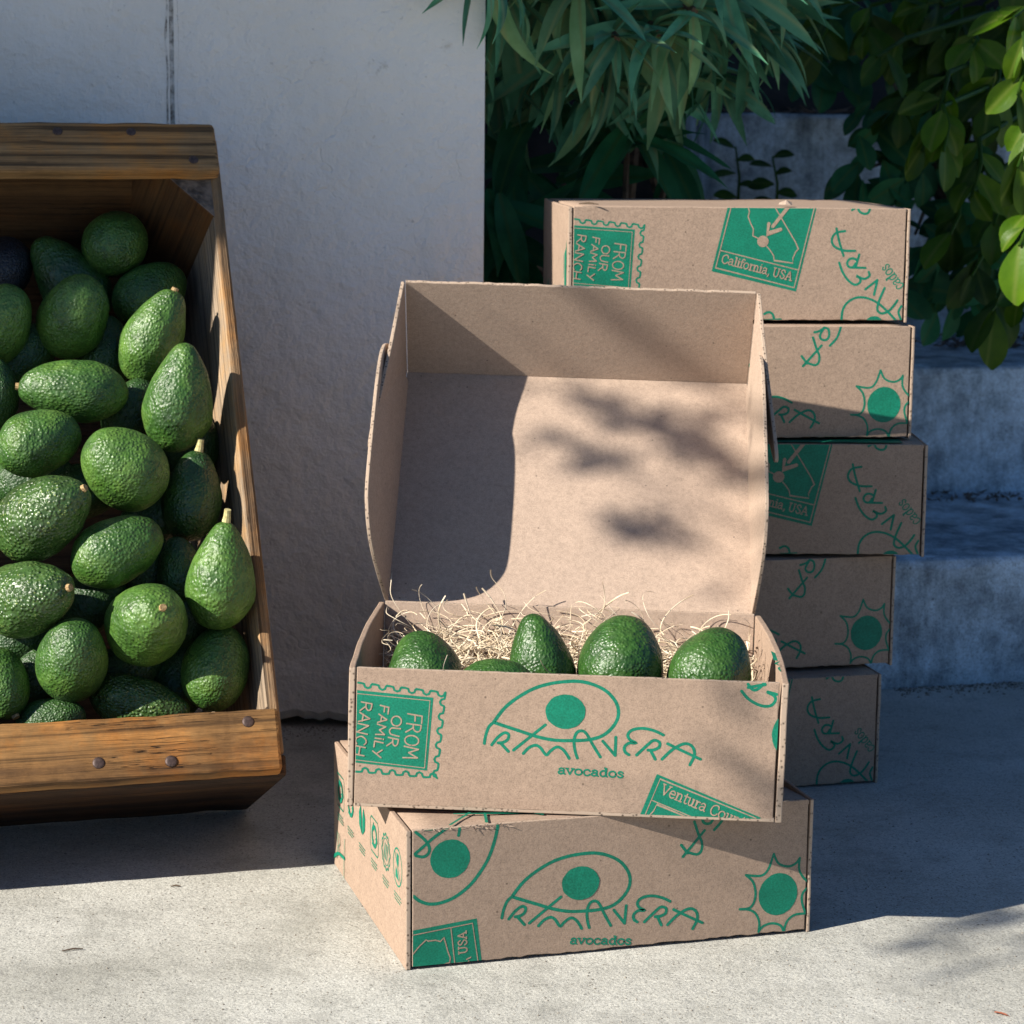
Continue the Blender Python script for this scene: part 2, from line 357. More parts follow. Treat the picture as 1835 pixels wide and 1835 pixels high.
WALL_YAW = radians(-3.0); WU = Vector((cos(WALL_YAW), sin(WALL_YAW), 0)); WN = Vector((sin(WALL_YAW), -cos(WALL_YAW), 0)); WO = Vector((-.20, 2.327, 0))
def wall_u(px, py): return (at_plane(px, py, WO, WN) - WO).dot(WU)
def wall_section(name, parent, u0, u1, off, seed, endcap):
    rng = random.Random(seed); nx = max(4, int((u1 - u0) / .008)); H_ = 2.2; T = .16
    V = []; Fs = []
    for i in range(nx + 1):
        u = u0 + (u1 - u0) * i / nx
        zb = .006 + .007 * abs(noise.noise(Vector((u * 22, seed, 0)))) + .004 * noise.noise(Vector((u * 90, seed, 3)))
        zb = max(.002, zb)
        bul = .006 * noise.noise(Vector((u * 5, 1, 2)))
        e = 0
        pass
        for z, d in ((zb, off - .004 + bul), (zb + .010, off + .004 + bul), (.055 + bul, off + .003), (.075 + bul, off + 0), (.5, off), (1.0, off), (H_, off)):
            V.append(WO + WU * u + WN * (d - e) + Vector((0, 0, z)))
        V.append(WO + WU * u + Vector((-.012 * T, T, H_))); V.append(WO + WU * u + Vector((-.012 * T, T, zb)))
    k = 9
    for i in range(nx):
        for j in range(k):
            a = i * k + j; b = i * k + (j + 1) % k; Fs.append([a, a + k, b + k, b])
    Fs.append(list(range(k))); Fs.append([nx * k + j for j in range(k - 1, -1, -1)])
    return link(name, mesh(name, V, Fs), PLASTER, parent)
U_SEAM = wall_u(309, 120); U_END = wall_u(867.5, 300)
wall = tag(empty('garden_wall', Matrix.Translation(WO)), 'pale plastered wall behind the wooden crate with an open vertical seam', 'wall')
WI = Matrix.Translation(-WO)
for nm, a, b, off, sd_, ec in (('wall_section', -3.0, U_SEAM - .0035, -.003, 3, False), ('wall_section', U_SEAM + .002, U_END, .001, 8, True)):
    o = wall_section(nm, wall, a, b, off, sd_, ec); o.matrix_local = WI
V = []
rng = random.Random(4)
nz = 260
for i in range(nz + 1):
    z = 2.2 * i / nz; na = noise.noise(Vector((z * 26, 1, 0))); nb2 = noise.noise(Vector((z * 19, 7, 0))); nc = noise.noise(Vector((z * 60, 3, 5)))
    a = .0072 + .0022 * na; b = .0062 + .0022 * nb2
    V += [WO + WU * (U_SEAM - a) + WN * -.0027 + Vector((0, 0, z)), WO + WU * (U_SEAM + .0012 * nc) + WN * (-.0038 + .0010 * nc) + Vector((0, 0, z)), WO + WU * (U_SEAM + b) + WN * .0012 + Vector((0, 0, z))]
o = link('seam_filler', mesh('seam_filler', V, [[3 * i + j, 3 * i + j + 1, 3 * i + j + 4, 3 * i + j + 3] for i in range(nz) for j in range(2)]), GRIME, wall); o.matrix_local = WI

# unseen wall slab added on the left as a sun blocker; it keeps the garden wall, the steps and the planting in its shade
SIDE_W = 1.975
sx_ = -1.35; sy_ = (SIDE_W + sx_ * sin(SUN_AZ)) / cos(SUN_AZ)
hw = tag(empty('sun_blocker', Matrix.Translation((sx_ - .15, sy_, 0))), 'tall pale sun blocker added unseen beyond the left edge of the picture', 'wall')
bm = box_mesh('w', -.15, .15, 0, 5.0, 0, 4.6); bevel_me = bm_mesh('sun_blocker_body', bm)
bevel_mod(link('blocker_body', bevel_me, PLASTER, hw), .01)
bm = box_mesh('c', -.19, .19, 0, 5.0, 4.6, 4.72); bevel_mod(link('blocker_cap', bm_mesh('sun_blocker_cap', bm), PLASTER, hw), .01)

def step_block(label, pts_front_top, zt, zb, depth, left=.45):
    """front top edge given left and right (world xy), block runs back by depth"""
    a, b = Vector(pts_front_top[0]), Vector(pts_front_top[1])
    d = (b - a).normalized(); nb = Vector((-d.y, d.x, 0)); a = a - d * left; b = b + d * 1.1
    nx, nzs, ny = 110, 14, 14
    V = []; Fs = []
    def jit(u, s, amp): return amp * noise.noise(Vector((u * 14, s * 9, zt * 7))) + amp * .4 * noise.noise(Vector((u * 55, s * 30, zt * 9)))
    prof = []
    for j in range(nzs + 1): prof.append((0, zb + (zt - .012 - zb) * j / nzs))
    for k in range(1, 5): th = pi / 2 * k / 5; prof.append((.012 - .012 * cos(th), zt - .012 + .012 * sin(th)))
    for j in range(ny + 1): prof.append((.012 + (depth - .012) * j / ny, zt))
    for i in range(nx + 1):
        p = a.lerp(b, i / nx); L = (b - a).length * i / nx
        for j, (dy, z) in enumerate(prof):
            q = p + nb * dy; s = j * .11
            V.append((q.x - nb.x * jit(L, s, .0035), q.y - nb.y * jit(L, s, .0035), z - (p - a).dot(d) * 0 + jit(L, s + 4, .0022) * (1 if z > zb + .01 else 0)))
    k = len(prof)
    for i in range(nx):
        for j in range(k - 1): Fs.append([i * k + j, (i + 1) * k + j, (i + 1) * k + j + 1, i * k + j + 1])
    Fs.append(list(range(k))); Fs.append([nx * k + j for j in range(k - 1, -1, -1)])
    me = mesh('step', V, Fs); o = link('concrete_step', me, STEP, smooth=True)
    c = (a + b) / 2
    me.transform(Matrix.Translation(-Vector((c.x, c.y, zb)))); o.location = (c.x, c.y, zb)
    return tag(o, label, 'step')
Z1, Z2, Z3, Z4 = .147, .318, .50, .652
# riser lines taken from where each riser meets the surface below it
b1 = [at_z(1600, 1234, 0), at_z(1830, 1221, 0)]
r2 = [at_z(1650, 888, Z1), at_z(1830, 880, Z1)]
r3 = [at_z(1640, 598, Z2), at_z(1830, 604, Z2)]
f4 = [at_depth(1330, 372, 3.42), at_depth(1530, 380, 3.44)]
step_block('lowest concrete step, stained and tinted shade blue, behind the closed box stack', b1, Z1, -.05, 1.6)
step_block('second concrete step with a rusty stain under its nose', r2, Z2, -.04, 1.4)
step_block('third concrete step, half in the dark under the round leaves', r3, Z3, -.03, 1.3, .14)
step_block('topmost weathered concrete step showing between the two bushes', [(f4[0].x, f4[0].y, 0), (f4[1].x - .02, f4[1].y, 0)], Z4, -.02, .55, .05)
# planting bank behind and beside the steps
def bank():
    nx, ny = 60, 40; V = []; Fs = []
    for j in range(ny + 1):
        for i in range(nx + 1):
            x = -1.5 + 4.5 * i / nx; y = 3.55 + 3.0 * j / ny
            z = .62 + .5 * min(1, j / 16) + .05 * noise.noise(Vector((x * 4, y * 4, 0))) + .02 * noise.noise(Vector((x * 15, y * 15, 2)))
            V.append((x, y, z if j else -.1))
    for j in range(ny):
        for i in range(nx): q = j * (nx + 1) + i; Fs.append([q, q + 1, q + nx + 2, q + nx + 1])
    return tag(link('soil_bank', mesh('soil_bank', V, Fs), SOIL, smooth=True), kind='structure')
bank()
def bed():
    """soil left of the steps, behind the garden wall"""
    nx, ny = 30, 30; V = []; Fs = []
    for j in range(ny + 1):
        for i in range(nx + 1):
            x = -.02 + .34 * i / nx; y = 2.50 + 1.2 * j / ny
            z = .10 + .45 * j / ny + .03 * noise.noise(Vector((x * 9, y * 9, 0))); V.append((x, y, z if 0 < i < nx and j else 0))
    for j in range(ny):
        for i in range(nx): q = j * (nx + 1) + i; Fs.append([q, q + 1, q + nx + 2, q + nx + 1])
    return tag(link('planting_bed', mesh('planting_bed', V, Fs), SOIL, smooth=True), kind='structure')
bed()

# ------------------------------------------------------------------ flat print: ribbons, fills and stroke lettering (metres on the panel)
ART={'logo':{'leaf':[(104.5,70.3),(112.3,81.5),(122.0,90.1),(134.1,97.6),(146.4,101.9),(158.7,104.0),(168.6,104.4),(178.6,102.5),(188.7,97.8),(195.8,90.4),(198.6,82.9),(197.6,75.2),(192.4,67.3),(185.1,62.0),(175.2,59.3),(162.8,58.3),(150.4,58.3),(137.9,60.4),(125.3,64.1),(112.7,67.8),(105.2,70.1)],'tail':[(104.5,70.3),(100.9,66.4),(98.7,59.2),(98.0,53.5)],'r1':[(103.5,52.6),(108.0,58.7),(112.9,62.5),(116.2,61.2),(115.5,57.3),(111.9,54.9),(108.4,54.4)],'r1b':[(110.0,54.7),(116.5,48.0)],'i':[(120.2,49.2),(143.8,69.9)],'m':[(127.7,46.9),(131.9,51.6),(136.8,53.7),(140.6,51.9),(143.9,47.6),(145.8,46.6),(148.2,49.6),(153.1,53.0),(157.5,51.3),(160.7,47.6),(162.7,44.4)],'a1':[(168.9,44.9),(166.8,51.0),(165.9,58.7),(167.6,64.5),(171.3,66.3),(175.1,64.1),(180.4,55.4),(186.3,46.4)],'v1':[(187.6,58.9),(197.4,48.1)],'v2':[(197.4,48.1),(197.4,62.4)],'e':[(233.3,65.4),(225.7,68.6),(217.0,70.0),(209.6,68.4),(206.4,64.7),(208.0,60.9),(212.5,58.5),(207.5,58.1),(204.2,55.0),(204.8,51.2),(207.9,49.0)],'r2':[(213.5,49.0),(221.3,57.0),(226.1,61.0),(230.5,59.6),(230.3,55.8),(226.4,53.6),(222.0,53.2)],'r2b':[(223.9,53.2),(227.9,46.3)],'a2':[(232.9,46.5),(240.0,53.9),(247.3,58.6),(252.2,59.2),(256.1,56.4),(257.3,50.7),(254.2,42.9)],'a2b':[(236.7,58.8),(244.9,55.1),(253.8,51.2),(262.0,47.7)],'text':[(154.3,32.3),(204.2,31.0),(154.2,36.7)]},'logo_c':[(158.6,80.7),(173.7,80.7),(158.1,94.1)],'B_eye':{'arc':[(60.3,115.2),(64.8,112.8),(66.0,108.6),(63.3,95.6),(58.6,82.6),(52.0,71.9),(43.9,62.4),(32.7,54.6),(21.6,51.0),(12.5,51.0),(5.4,54.0),(0.9,57.9)],'s2':[(26.9,109.2),(16.3,102.4),(8.3,96.0),(1.8,90.9)],'s3':[(2.3,107.6),(6.3,104.2),(10.3,99.9),(12.9,94.6),(11.9,90.1),(7.8,88.1),(2.3,89.6)],'s4':[(35.5,115.6),(36.5,109.9),(35.3,102.4)],'s5':[(8.3,109.9),(14.3,109.2),(19.3,110.3)]},'B_eyec':[(29.0,84.9),(44.3,83.6),(29.0,99.9)],'B_stamp':{'fill':[(-0.1,31.2),(50.0,36.3),(54.4,-0.4),(54.6,-2.7),(0.5,0.0)],'frame':[(-0.1,27.6),(46.6,32.8),(51.8,-2.4)],'div':[(29.8,30.7),(33.2,-0.6)],'ca':[(-0.0,12.4),(5.5,18.6),(10.6,23.0),(12.1,21.9),(17.7,22.1),(21.7,20.7),(24.3,23.5),(25.8,18.7),(27.4,12.4),(29.4,7.0),(28.9,3.4),(25.4,2.7),(23.8,0.3)],'usa':[(42.4,9.7),(41.6,27.0),(36.0,10.3)],'comma':[(45.3,6.0),(42.2,4.7)],'a':[(44.3,-1.2),(43.8,3.5),(39.2,-0.7)]},'B_ra':{'p':[(240.4,90.5),(247.3,98.5),(250.8,109.3)],'r1':[(234.6,108.0),(238.5,106.1),(239.4,100.4),(236.9,96.2),(232.4,96.5),(230.5,100.4),(234.6,108.0)],'r2':[(225.0,103.3),(230.4,104.8),(234.6,108.0)],'a1':[(223.8,98.5),(227.8,87.0),(230.4,81.2),(230.1,74.8),(226.6,72.0),(220.1,73.8)],'a2':[(214.9,71.0),(232.5,90.8)],'a3':[(213.3,80.6),(218.8,73.5)]},'B_sun':{'a':[(267.7,51.7),(280.4,50.1),(286.6,55.1),(290.8,67.0)],'b':[(290.8,67.0),(295.1,58.9),(303.3,55.7),(309.7,57.7),(313.0,61.9)],'c':[(313.0,61.9),(312.7,52.9),(315.8,46.5),(320.1,42.0)],'d':[(320.8,37.6),(316.3,32.4),(315.9,25.7),(319.2,15.8)],'e':[(319.2,15.8),(310.4,15.5),(304.7,12.0),(302.0,6.6),(301.4,0.5)],'f':[(301.4,0.5),(298.5,7.5),(290.8,10.2),(283.4,8.4),(279.7,4.2)],'g':[(279.7,4.2),(280.1,12.0),(276.7,19.6),(270.8,23.2),(263.3,24.2)],'h':[(263.3,24.2),(272.5,25.1),(276.3,33.7),(274.2,45.0),(267.7,51.7)]},'B_sunc':[(295.3,33.7),(311.6,32.2),(294.8,50.9)],'stamp':{'fill':[(-0.6,91.4),(58.4,87.7),(55.1,30.6),(-0.1,34.9)],'frame':[(-0.6,88.8),(55.9,85.3),(53.1,32.7),(-0.1,37.0)],'topw':[(0.5,97.2),(67.5,92.1)],'rightw':[(67.5,92.1),(62.8,25.1)],'botw':[(0.7,27.8),(62.8,25.1)],'FROM':[(39.3,74.5),(36.4,39.5),(50.3,73.4)],'OUR':[(27.8,73.5),(23.9,48.6),(35.6,72.3)],'FAMILY':[(18.3,80.3),(13.1,40.4),(24.9,79.3)],'RANCH':[(3.9,82.4),(-1.4,40.6),(12.0,81.1)]},'S_cal':{'fill':[(147.4,112.9),(232.9,113.5),(214.5,29.7),(132.6,48.7)],'frame':[(150.6,112.9),(136.4,51.9),(212.6,33.4),(230.8,113.5)],'div':[(140.9,68.4),(215.5,50.4)],'coast':[(165.4,112.2),(167.5,105.2),(166.4,100.2),(169.1,93.9),(171.8,88.8),(171.4,82.5),(177.9,79.4)],'coast2':[(185.2,72.4),(188.5,68.7),(191.9,63.6),(192.6,59.2),(210.8,56.7),(210.4,61.1),(213.1,67.5),(215.6,70.1),(212.8,76.4)],'east':[(212.8,76.4),(189.8,112.9)],'shaft':[(207.2,113.1),(190.4,91.5)],'head':[(186.5,94.0),(185.5,84.5),(198.0,88.7)],'text':[(141.4,57.0),(209.4,40.1),(143.5,64.6)]},'S_dot':[(181.2,77.2),(186.7,77.3),(181.0,82.6)],'S_areva':{'a1':[(251.8,89.9),(254.8,77.9),(259.5,63.9)],'a2':[(260.3,87.5),(251.3,85.5),(247.6,79.1),(250.4,72.8),(259.6,69.0),(270.7,68.8)],'r1':[(272.9,59.5),(270.3,61.2),(266.1,61.2),(263.3,57.6),(264.7,53.8),(268.6,53.1),(271.7,57.0)],'r2':[(274.7,65.3),(271.8,53.5)],'r3':[(268.6,52.9),(281.2,52.6)],'e':[(255.5,57.5),(259.0,48.6),(264.5,41.0),(271.1,36.5),(276.0,38.5),(276.4,42.1),(272.8,44.9),(280.0,42.1),(285.2,44.9),(284.4,48.8)],'v1':[(281.7,32.1),(293.1,41.1)],'v2':[(293.1,41.1),(290.4,26.8)],'a3':[(300.5,33.5),(295.8,21.9),(294.1,12.9),(298.2,9.1),(304.6,11.0),(309.7,16.2),(313.4,21.7)],'p':[(259.6,0.6),(260.3,11.5),(264.6,19.2),(272.9,24.0),(283.3,23.8),(293.9,19.3),(303.3,11.7),(314.2,0.8)],'m':[(317.5,16.2),(314.9,10.4),(317.4,3.3)],'q1':[(271.1,112.9),(273.2,106.5),(277.9,104.0),(282.3,105.3),(284.1,111.7)],'q2':[(266.3,107.4),(272.4,110.7),(284.1,111.3)],'b1':[(184.4,8.1),(188.9,10.0),(192.8,7.5),(194.6,0.4)],'b2':[(184.6,2.0),(200.5,3.0)],'text':[(319.4,35.5),(302.3,57.1),(313.7,31.6)]},'S_eyec':[(291.4,-0.6),(299.8,-0.6),(291.1,6.5)],'O_er':{'a':[(290.6,101.7),(296.4,95.5),(305.3,91.1),(312.7,91.1),(316.2,95.0),(315.4,98.8),(310.3,101.4)],'b':[(310.3,101.7),(317.2,100.1)],'c':[(295.2,107.2),(299.1,103.0),(303.4,104.1),(308.3,109.9)],'d':[(295.4,104.6),(308.2,107.4)]},'O_eyec':[(325.2,68.7),(335.3,69.1),(324.4,83.9)],'O_ven':{'fill':[(229.6,34.9),(309.7,3.9),(307.9,-2.6),(215.1,-6.3)],'frame':[(218.8,-6.2),(232.3,31.1),(306.4,3.2),(304.6,-2.7)],'div':[(226.7,14.2),(272.4,-3.4)],'ca':[(221.2,-2.8),(228.3,5.9),(230.6,11.1),(254.7,1.7),(253.7,-2.8)],'text':[(232.7,19.9),(296.1,-4.1),(235.2,27.4)]}}
def mm(p): return [(a * .001, b * .001) for a, b in p]
def smooth_line(p, n=6, closed=False):
    k = len(p); out = []
    if k < 3: return list(p)
    rngk = range(k if closed else k - 1)
    for i in rngk:
        g_ = (lambda q: p[q % k]) if closed else (lambda q: p[max(0, min(k - 1, q))])
        a, b, c, d = g_(i - 1), g_(i), g_(i + 1), g_(i + 2)
        for s in range(n):
            t = s / n; out.append(tuple(.5 * (2 * b[e] + (c[e] - a[e]) * t + (2 * a[e] - 5 * b[e] + 4 * c[e] - d[e]) * t * t + (3 * b[e] - a[e] - 3 * c[e] + d[e]) * t ** 3) for e in (0, 1)))
    if not closed: out.append(p[-1])
    return out
class Print:
    """one flat layer of ink; every stroke lies a hair above the last so that no two share a plane"""
    def __init__(s, base): s.bm = bmesh.new(); s.z = base; s.rng = random.Random(5)
    def step(s): s.z += 6e-6
    def fill(s, pts):
        s.bm.faces.new([s.bm.verts.new((a, b, s.z)) for a, b in pts]); s.step()
    def disc(s, c, rx, ry=None, rot=0, n=40, rough=.012):
        ry = ry or rx; ca, sa = cos(rot), sin(rot); P = []
        for i in range(n):
            t = 2 * pi * i / n; k = 1 + rough * s.rng.uniform(-1, 1)
            a, b = rx * k * cos(t), ry * k * sin(t); P.append((c[0] + a * ca - b * sa, c[1] + a * sa + b * ca))
        s.fill(P)
    def line(s, p, w_, curve=True, closed=False):
        if curve: p = smooth_line(p, 6, closed)
        q = [p[0]]
        for a in p[1:]:
            if math.dist(a, q[-1]) > 1e-6: q.append(a)
        p = q; k = len(p); h = w_ / 2
        if k < 2: return
        L = []; R = []
        for i in range(k):
            if closed: a, b = p[i - 1], p[(i + 1) % k]
            else: a, b = p[max(i - 1, 0)], p[min(i + 1, k - 1)]
            dx, dy = b[0] - a[0], b[1] - a[1]; l = math.hypot(dx, dy) or 1; nx, ny = -dy / l, dx / l
            f = 1.0
            if 0 < i < k - 1:
                e0 = (p[i][0] - a[0], p[i][1] - a[1]); l0 = math.hypot(*e0) or 1
                cs = abs((-e0[1] * nx + e0[0] * ny) / l0); f = 1 / max(.6, cs)
            hh = h * f * (1 + s.rng.uniform(-.05, .05))
            L.append(s.bm.verts.new((p[i][0] + nx * hh, p[i][1] + ny * hh, s.z))); R.append(s.bm.verts.new((p[i][0] - nx * hh, p[i][1] - ny * hh, s.z)))
        for i in range(k if closed else k - 1):
            j = (i + 1) % k; s.bm.faces.new([R[i], R[j], L[j], L[i]])
        if not closed:
            for e, sg in ((0, -1), (k - 1, 1)):
                a = p[e]; b = p[1] if e == 0 else p[k - 2]
                th = math.atan2((a[1] - b[1]), (a[0] - b[0]))
                arc = [s.bm.verts.new((a[0] + h * cos(th + x), a[1] + h * sin(th + x), s.z)) for x in (-pi / 3.2, 0, pi / 3.2)]
                lo, hi = (L[e], R[e]) if e == 0 else (R[e], L[e])
                s.bm.faces.new([lo] + arc + [hi])
        s.step()
    def out(s, name, u0, u1, v0, v1):
        bmesh.ops.recalc_face_normals(s.bm, faces=s.bm.faces)
        for f in s.bm.faces:
            if f.normal.z < 0: f.normal_flip()
        for co, no in (((u0, 0, 0), (-1, 0, 0)), ((u1, 0, 0), (1, 0, 0)), ((0, v0, 0), (0, -1, 0)), ((0, v1, 0), (0, 1, 0))):
            bmesh.ops.bisect_plane(s.bm, geom=s.bm.verts[:] + s.bm.edges[:] + s.bm.faces[:], plane_co=co, plane_no=no, clear_outer=True)
        return bm_mesh(name, s.bm)
EL = [(.5 + .42 * cos(2 * pi * i / 12), .5 + .5 * sin(2 * pi * i / 12)) for i in range(13)]
SERIF = {
 'a': (1.0, [[(.15, .80), (.35, 1), (.60, .96), (.70, .75), (.70, .15), (.86, 0)], [(.70, .55), (.40, .55), (.12, .38), (.13, .12), (.34, 0), (.55, .08), (.69, .25)]]),
 'v': (.95, [[(.05, 1), (.42, 0)], [(.42, 0), (.78, 1)], [(-.08, 1), (.22, 1)], [(.62, 1), (.92, 1)]]),
 'o': (1.02, [[(x * .95, y) for x, y in EL]]),
 'c': (.92, [[(.78, .75), (.65, .97), (.40, 1), (.14, .78), (.10, .35), (.30, .02), (.58, 0), (.80, .2)]]),
 'd': (1.05, [[(.58, 1.5), (.75, 1.5), (.75, 0), (.92, 0)], [(.73, .8), (.55, .99), (.3, .95), (.1, .6), (.14, .2), (.35, 0), (.58, .06), (.73, .25)]]),
 's': (.85, [[(.66, .78), (.5, 1), (.25, .97), (.14, .76), (.3, .58), (.55, .45), (.68, .24), (.5, .01), (.25, 0), (.1, .22)]]),
 'l': (.5, [[(.06, 1.5), (.25, 1.5), (.25, 0)], [(.02, 0), (.48, 0)]]),
 'i': (.5, [[(.06, 1), (.25, 1), (.25, 0)], [(.02, 0), (.48, 0)], [(.2, 1.36), (.27, 1.36)]]),
 'f': (.6, [[(.68, 1.38), (.52, 1.5), (.32, 1.42), (.25, 1.1), (.25, .5), (.25, 0)], [(.05, 1), (.55, 1)], [(.05, 0), (.5, 0)]]),
 'r': (.68, [[(.05, 1), (.22, 1), (.22, 0)], [(.22, .7), (.4, .97), (.62, .93)], [(.03, 0), (.46, 0)]]),
 'n': (1.02, [[(.03, 1), (.2, 1), (.2, 0)], [(.2, .75), (.4, 1), (.64, .95), (.75, .7), (.75, .4), (.75, 0)], [(.03, 0), (.38, 0)], [(.58, 0), (.93, 0)]]),
 'e': (.92, [[(.14, .52), (.76, .54)], [(.76, .54), (.68, .88), (.45, 1), (.2, .88), (.1, .5), (.2, .12), (.5, 0), (.76, .16)]]),
 't': (.65, [[(.3, 1.35), (.3, .6), (.3, .2), (.42, .02), (.62, .06)], [(.06, 1), (.6, 1)]]),
 'u': (1.0, [[(.03, 1), (.2, 1)], [(.2, 1), (.2, .5), (.22, .2), (.38, 0), (.58, .08), (.72, .3)], [(.56, 1), (.72, 1), (.72, 0), (.9, 0)]]),
 'C': (1.15, [[(1.0, 1.0), (.9, 1.35), (.55, 1.45), (.2, 1.2), (.08, .7), (.2, .2), (.55, -.02), (.85, .08), (1.02, .35)]]),
 'U': (1.15, [[(.15, 1.42), (.15, .8), (.17, .3), (.35, .0), (.65, 0), (.83, .3), (.85, .8), (.85, 1.42)], [(-.02, 1.42), (.35, 1.42)], [(.68, 1.42), (1.02, 1.42)]]),
 'S': (.98, [[(.80, 1.1), (.6, 1.42), (.3, 1.38), (.15, 1.1), (.32, .85), (.62, .62), (.82, .34), (.6, .0), (.3, 0), (.1, .32)]]),
 'A': (1.2, [[(.1, 0), (.55, 1.45)], [(.55, 1.45), (.98, 0)], [(.28, .5), (.8, .5)], [(-.02, 0), (.28, 0)], [(.8, 0), (1.15, 0)]]),
 'V': (1.1, [[(.05, 1.42), (.52, 0)], [(.52, 0), (.98, 1.42)], [(-.08, 1.42), (.25, 1.42)], [(.8, 1.42), (1.12, 1.42)]]),
 ',': (.42, [[(.2, .1), (.22, -.1), (.1, -.3)]]), ' ': (.5, [])}
HAND = {
 'F': (.75, [[(0, 0), (.06, 1)], [(.06, 1), (.62, 1.02)], [(.03, .52), (.5, .55)]]),
 'R': (.8, [[(0, 0), (.02, 1)], [(.02, 1), (.42, .97), (.55, .75), (.38, .52), (.02, .46)], [(.25, .5), (.66, 0)]]),
 'O': (.95, [[(x * .9, y * .95) for x, y in EL]]),
 'M': (1.05, [[(0, 0), (.12, 1)], [(.12, 1), (.45, .35)], [(.45, .35), (.78, 1)], [(.78, 1), (.88, 0)]]),
 'U': (.85, [[(.02, 1), (.05, .5), (.1, .15), (.32, 0), (.55, .15), (.6, .5), (.62, 1)]]),
 'A': (.85, [[(0, 0), (.36, 1)], [(.36, 1), (.7, 0)], [(.1, .36), (.62, .34)]]),
 'i': (.4, [[(.15, 0), (.13, .7)], [(.12, .93), (.16, .95)]]),
 'L': (.65, [[(.04, 1), (0, 0)], [(0, 0), (.5, .02)]]),
 'Y': (.75, [[(0, 1), (.32, .5)], [(.65, 1), (.2, -.05)]]),
 'N': (.9, [[(0, 0), (.04, 1)], [(.04, 1), (.65, 0)], [(.65, 0), (.7, 1)]]),
 'C': (.8, [[(.62, .85), (.45, 1), (.2, .9), (.03, .5), (.18, .1), (.42, 0), (.65, .15)]]),
 'H': (.85, [[(0, 0), (.03, 1)], [(.64, 0), (.66, 1)], [(.02, .5), (.65, .5)]])}
def lettering(pr, s, font, p0, p1, ptop, cap, weight):
    """letters s along the baseline p0-p1; ptop lies at height cap (font units) above p0"""
    dx, dy = p1[0] - p0[0], p1[1] - p0[1]; L = math.hypot(dx, dy); ex = (dx / L, dy / L)
    t = (ptop[0] - p0[0], ptop[1] - p0[1]); ht = (-ex[1] * t[0] + ex[0] * t[1]); sg = 1 if ht > 0 else -1
    ny = (-ex[1] * sg, ex[0] * sg); ky = abs(ht) / cap; tot = sum(font[c][0] for c in s) - .1; kx = L / tot; x = 0
    for c in s:
        adv, st = font[c]
        for q in st:
            pts = [(p0[0] + ex[0] * (x + a) * kx + ny[0] * b * ky, p0[1] + ex[1] * (x + a) * kx + ny[1] * b * ky) for a, b in q]
            pr.line(pts, weight, curve=len(pts) >= 5)
        x += adv
A_ = {k: ({kk: mm(vv) for kk, vv in v.items()} if isinstance(v, dict) else mm(v)) for k, v in ART.items()}
def disc3(pr, c3): pr.disc(c3[0], math.dist(c3[0], c3[1]), math.dist(c3[0], c3[2]), math.atan2(c3[1][1] - c3[0][1], c3[1][0] - c3[0][0]))
def logo(pr, a0, a1):
    """brand drawing placed by its pupil (a0) and the end of its last letter's bar (a1)"""
    L = A_['logo']; c0 = A_['logo_c'][0]; c1 = L['a2b'][-1]
    vx, vy = c1[0] - c0[0], c1[1] - c0[1]; wx, wy = a1[0] - a0[0], a1[1] - a0[1]; dd = vx * vx + vy * vy
    ca, sa = (vx * wx + vy * wy) / dd, (vx * wy - vy * wx) / dd
    T = lambda p: [(a0[0] + ca * (x - c0[0]) - sa * (y - c0[1]), a0[1] + sa * (x - c0[0]) + ca * (y - c0[1])) for x, y in p]
    for k, v in L.items():
        if k == 'text': q = T(v); lettering(pr, 'avocados', SERIF, q[0], q[1], q[2], 1.0, .00130)
        elif k == 'leaf': pr.line(T(v)[:-1] + [T(v)[-1]], .0026)
        else: pr.line(T(v), .0023)
    disc3(pr, T(A_['logo_c']))
PRINT_CACHE = {}
def scallop(pr, p0, p1, inward, period, depth, w_):
    dx, dy = p1[0] - p0[0], p1[1] - p0[1]; L = math.hypot(dx, dy); ex = (dx / L, dy / L); n = max(1, round(L / period)); per = L / n; pts = []
    for i in range(n):
        for t, d in ((0, 0), (.25, 0), (.45, .12), (.52, .75), (.70, 1.0), (.88, .75), (.95, .12)):
            s_ = (i + t) * per; pts.append((p0[0] + ex[0] * s_ + inward[0] * d * depth, p0[1] + ex[1] * s_ + inward[1] * d * depth))
    pts.append(p1); pr.line(pts, w_, curve=False)
def unit(a, b): l = math.dist(a, b); return ((b[0] - a[0]) / l, (b[1] - a[1]) / l)
W, H, D = .32, .10983, .26064
V0, V1 = .0025, H - .0008
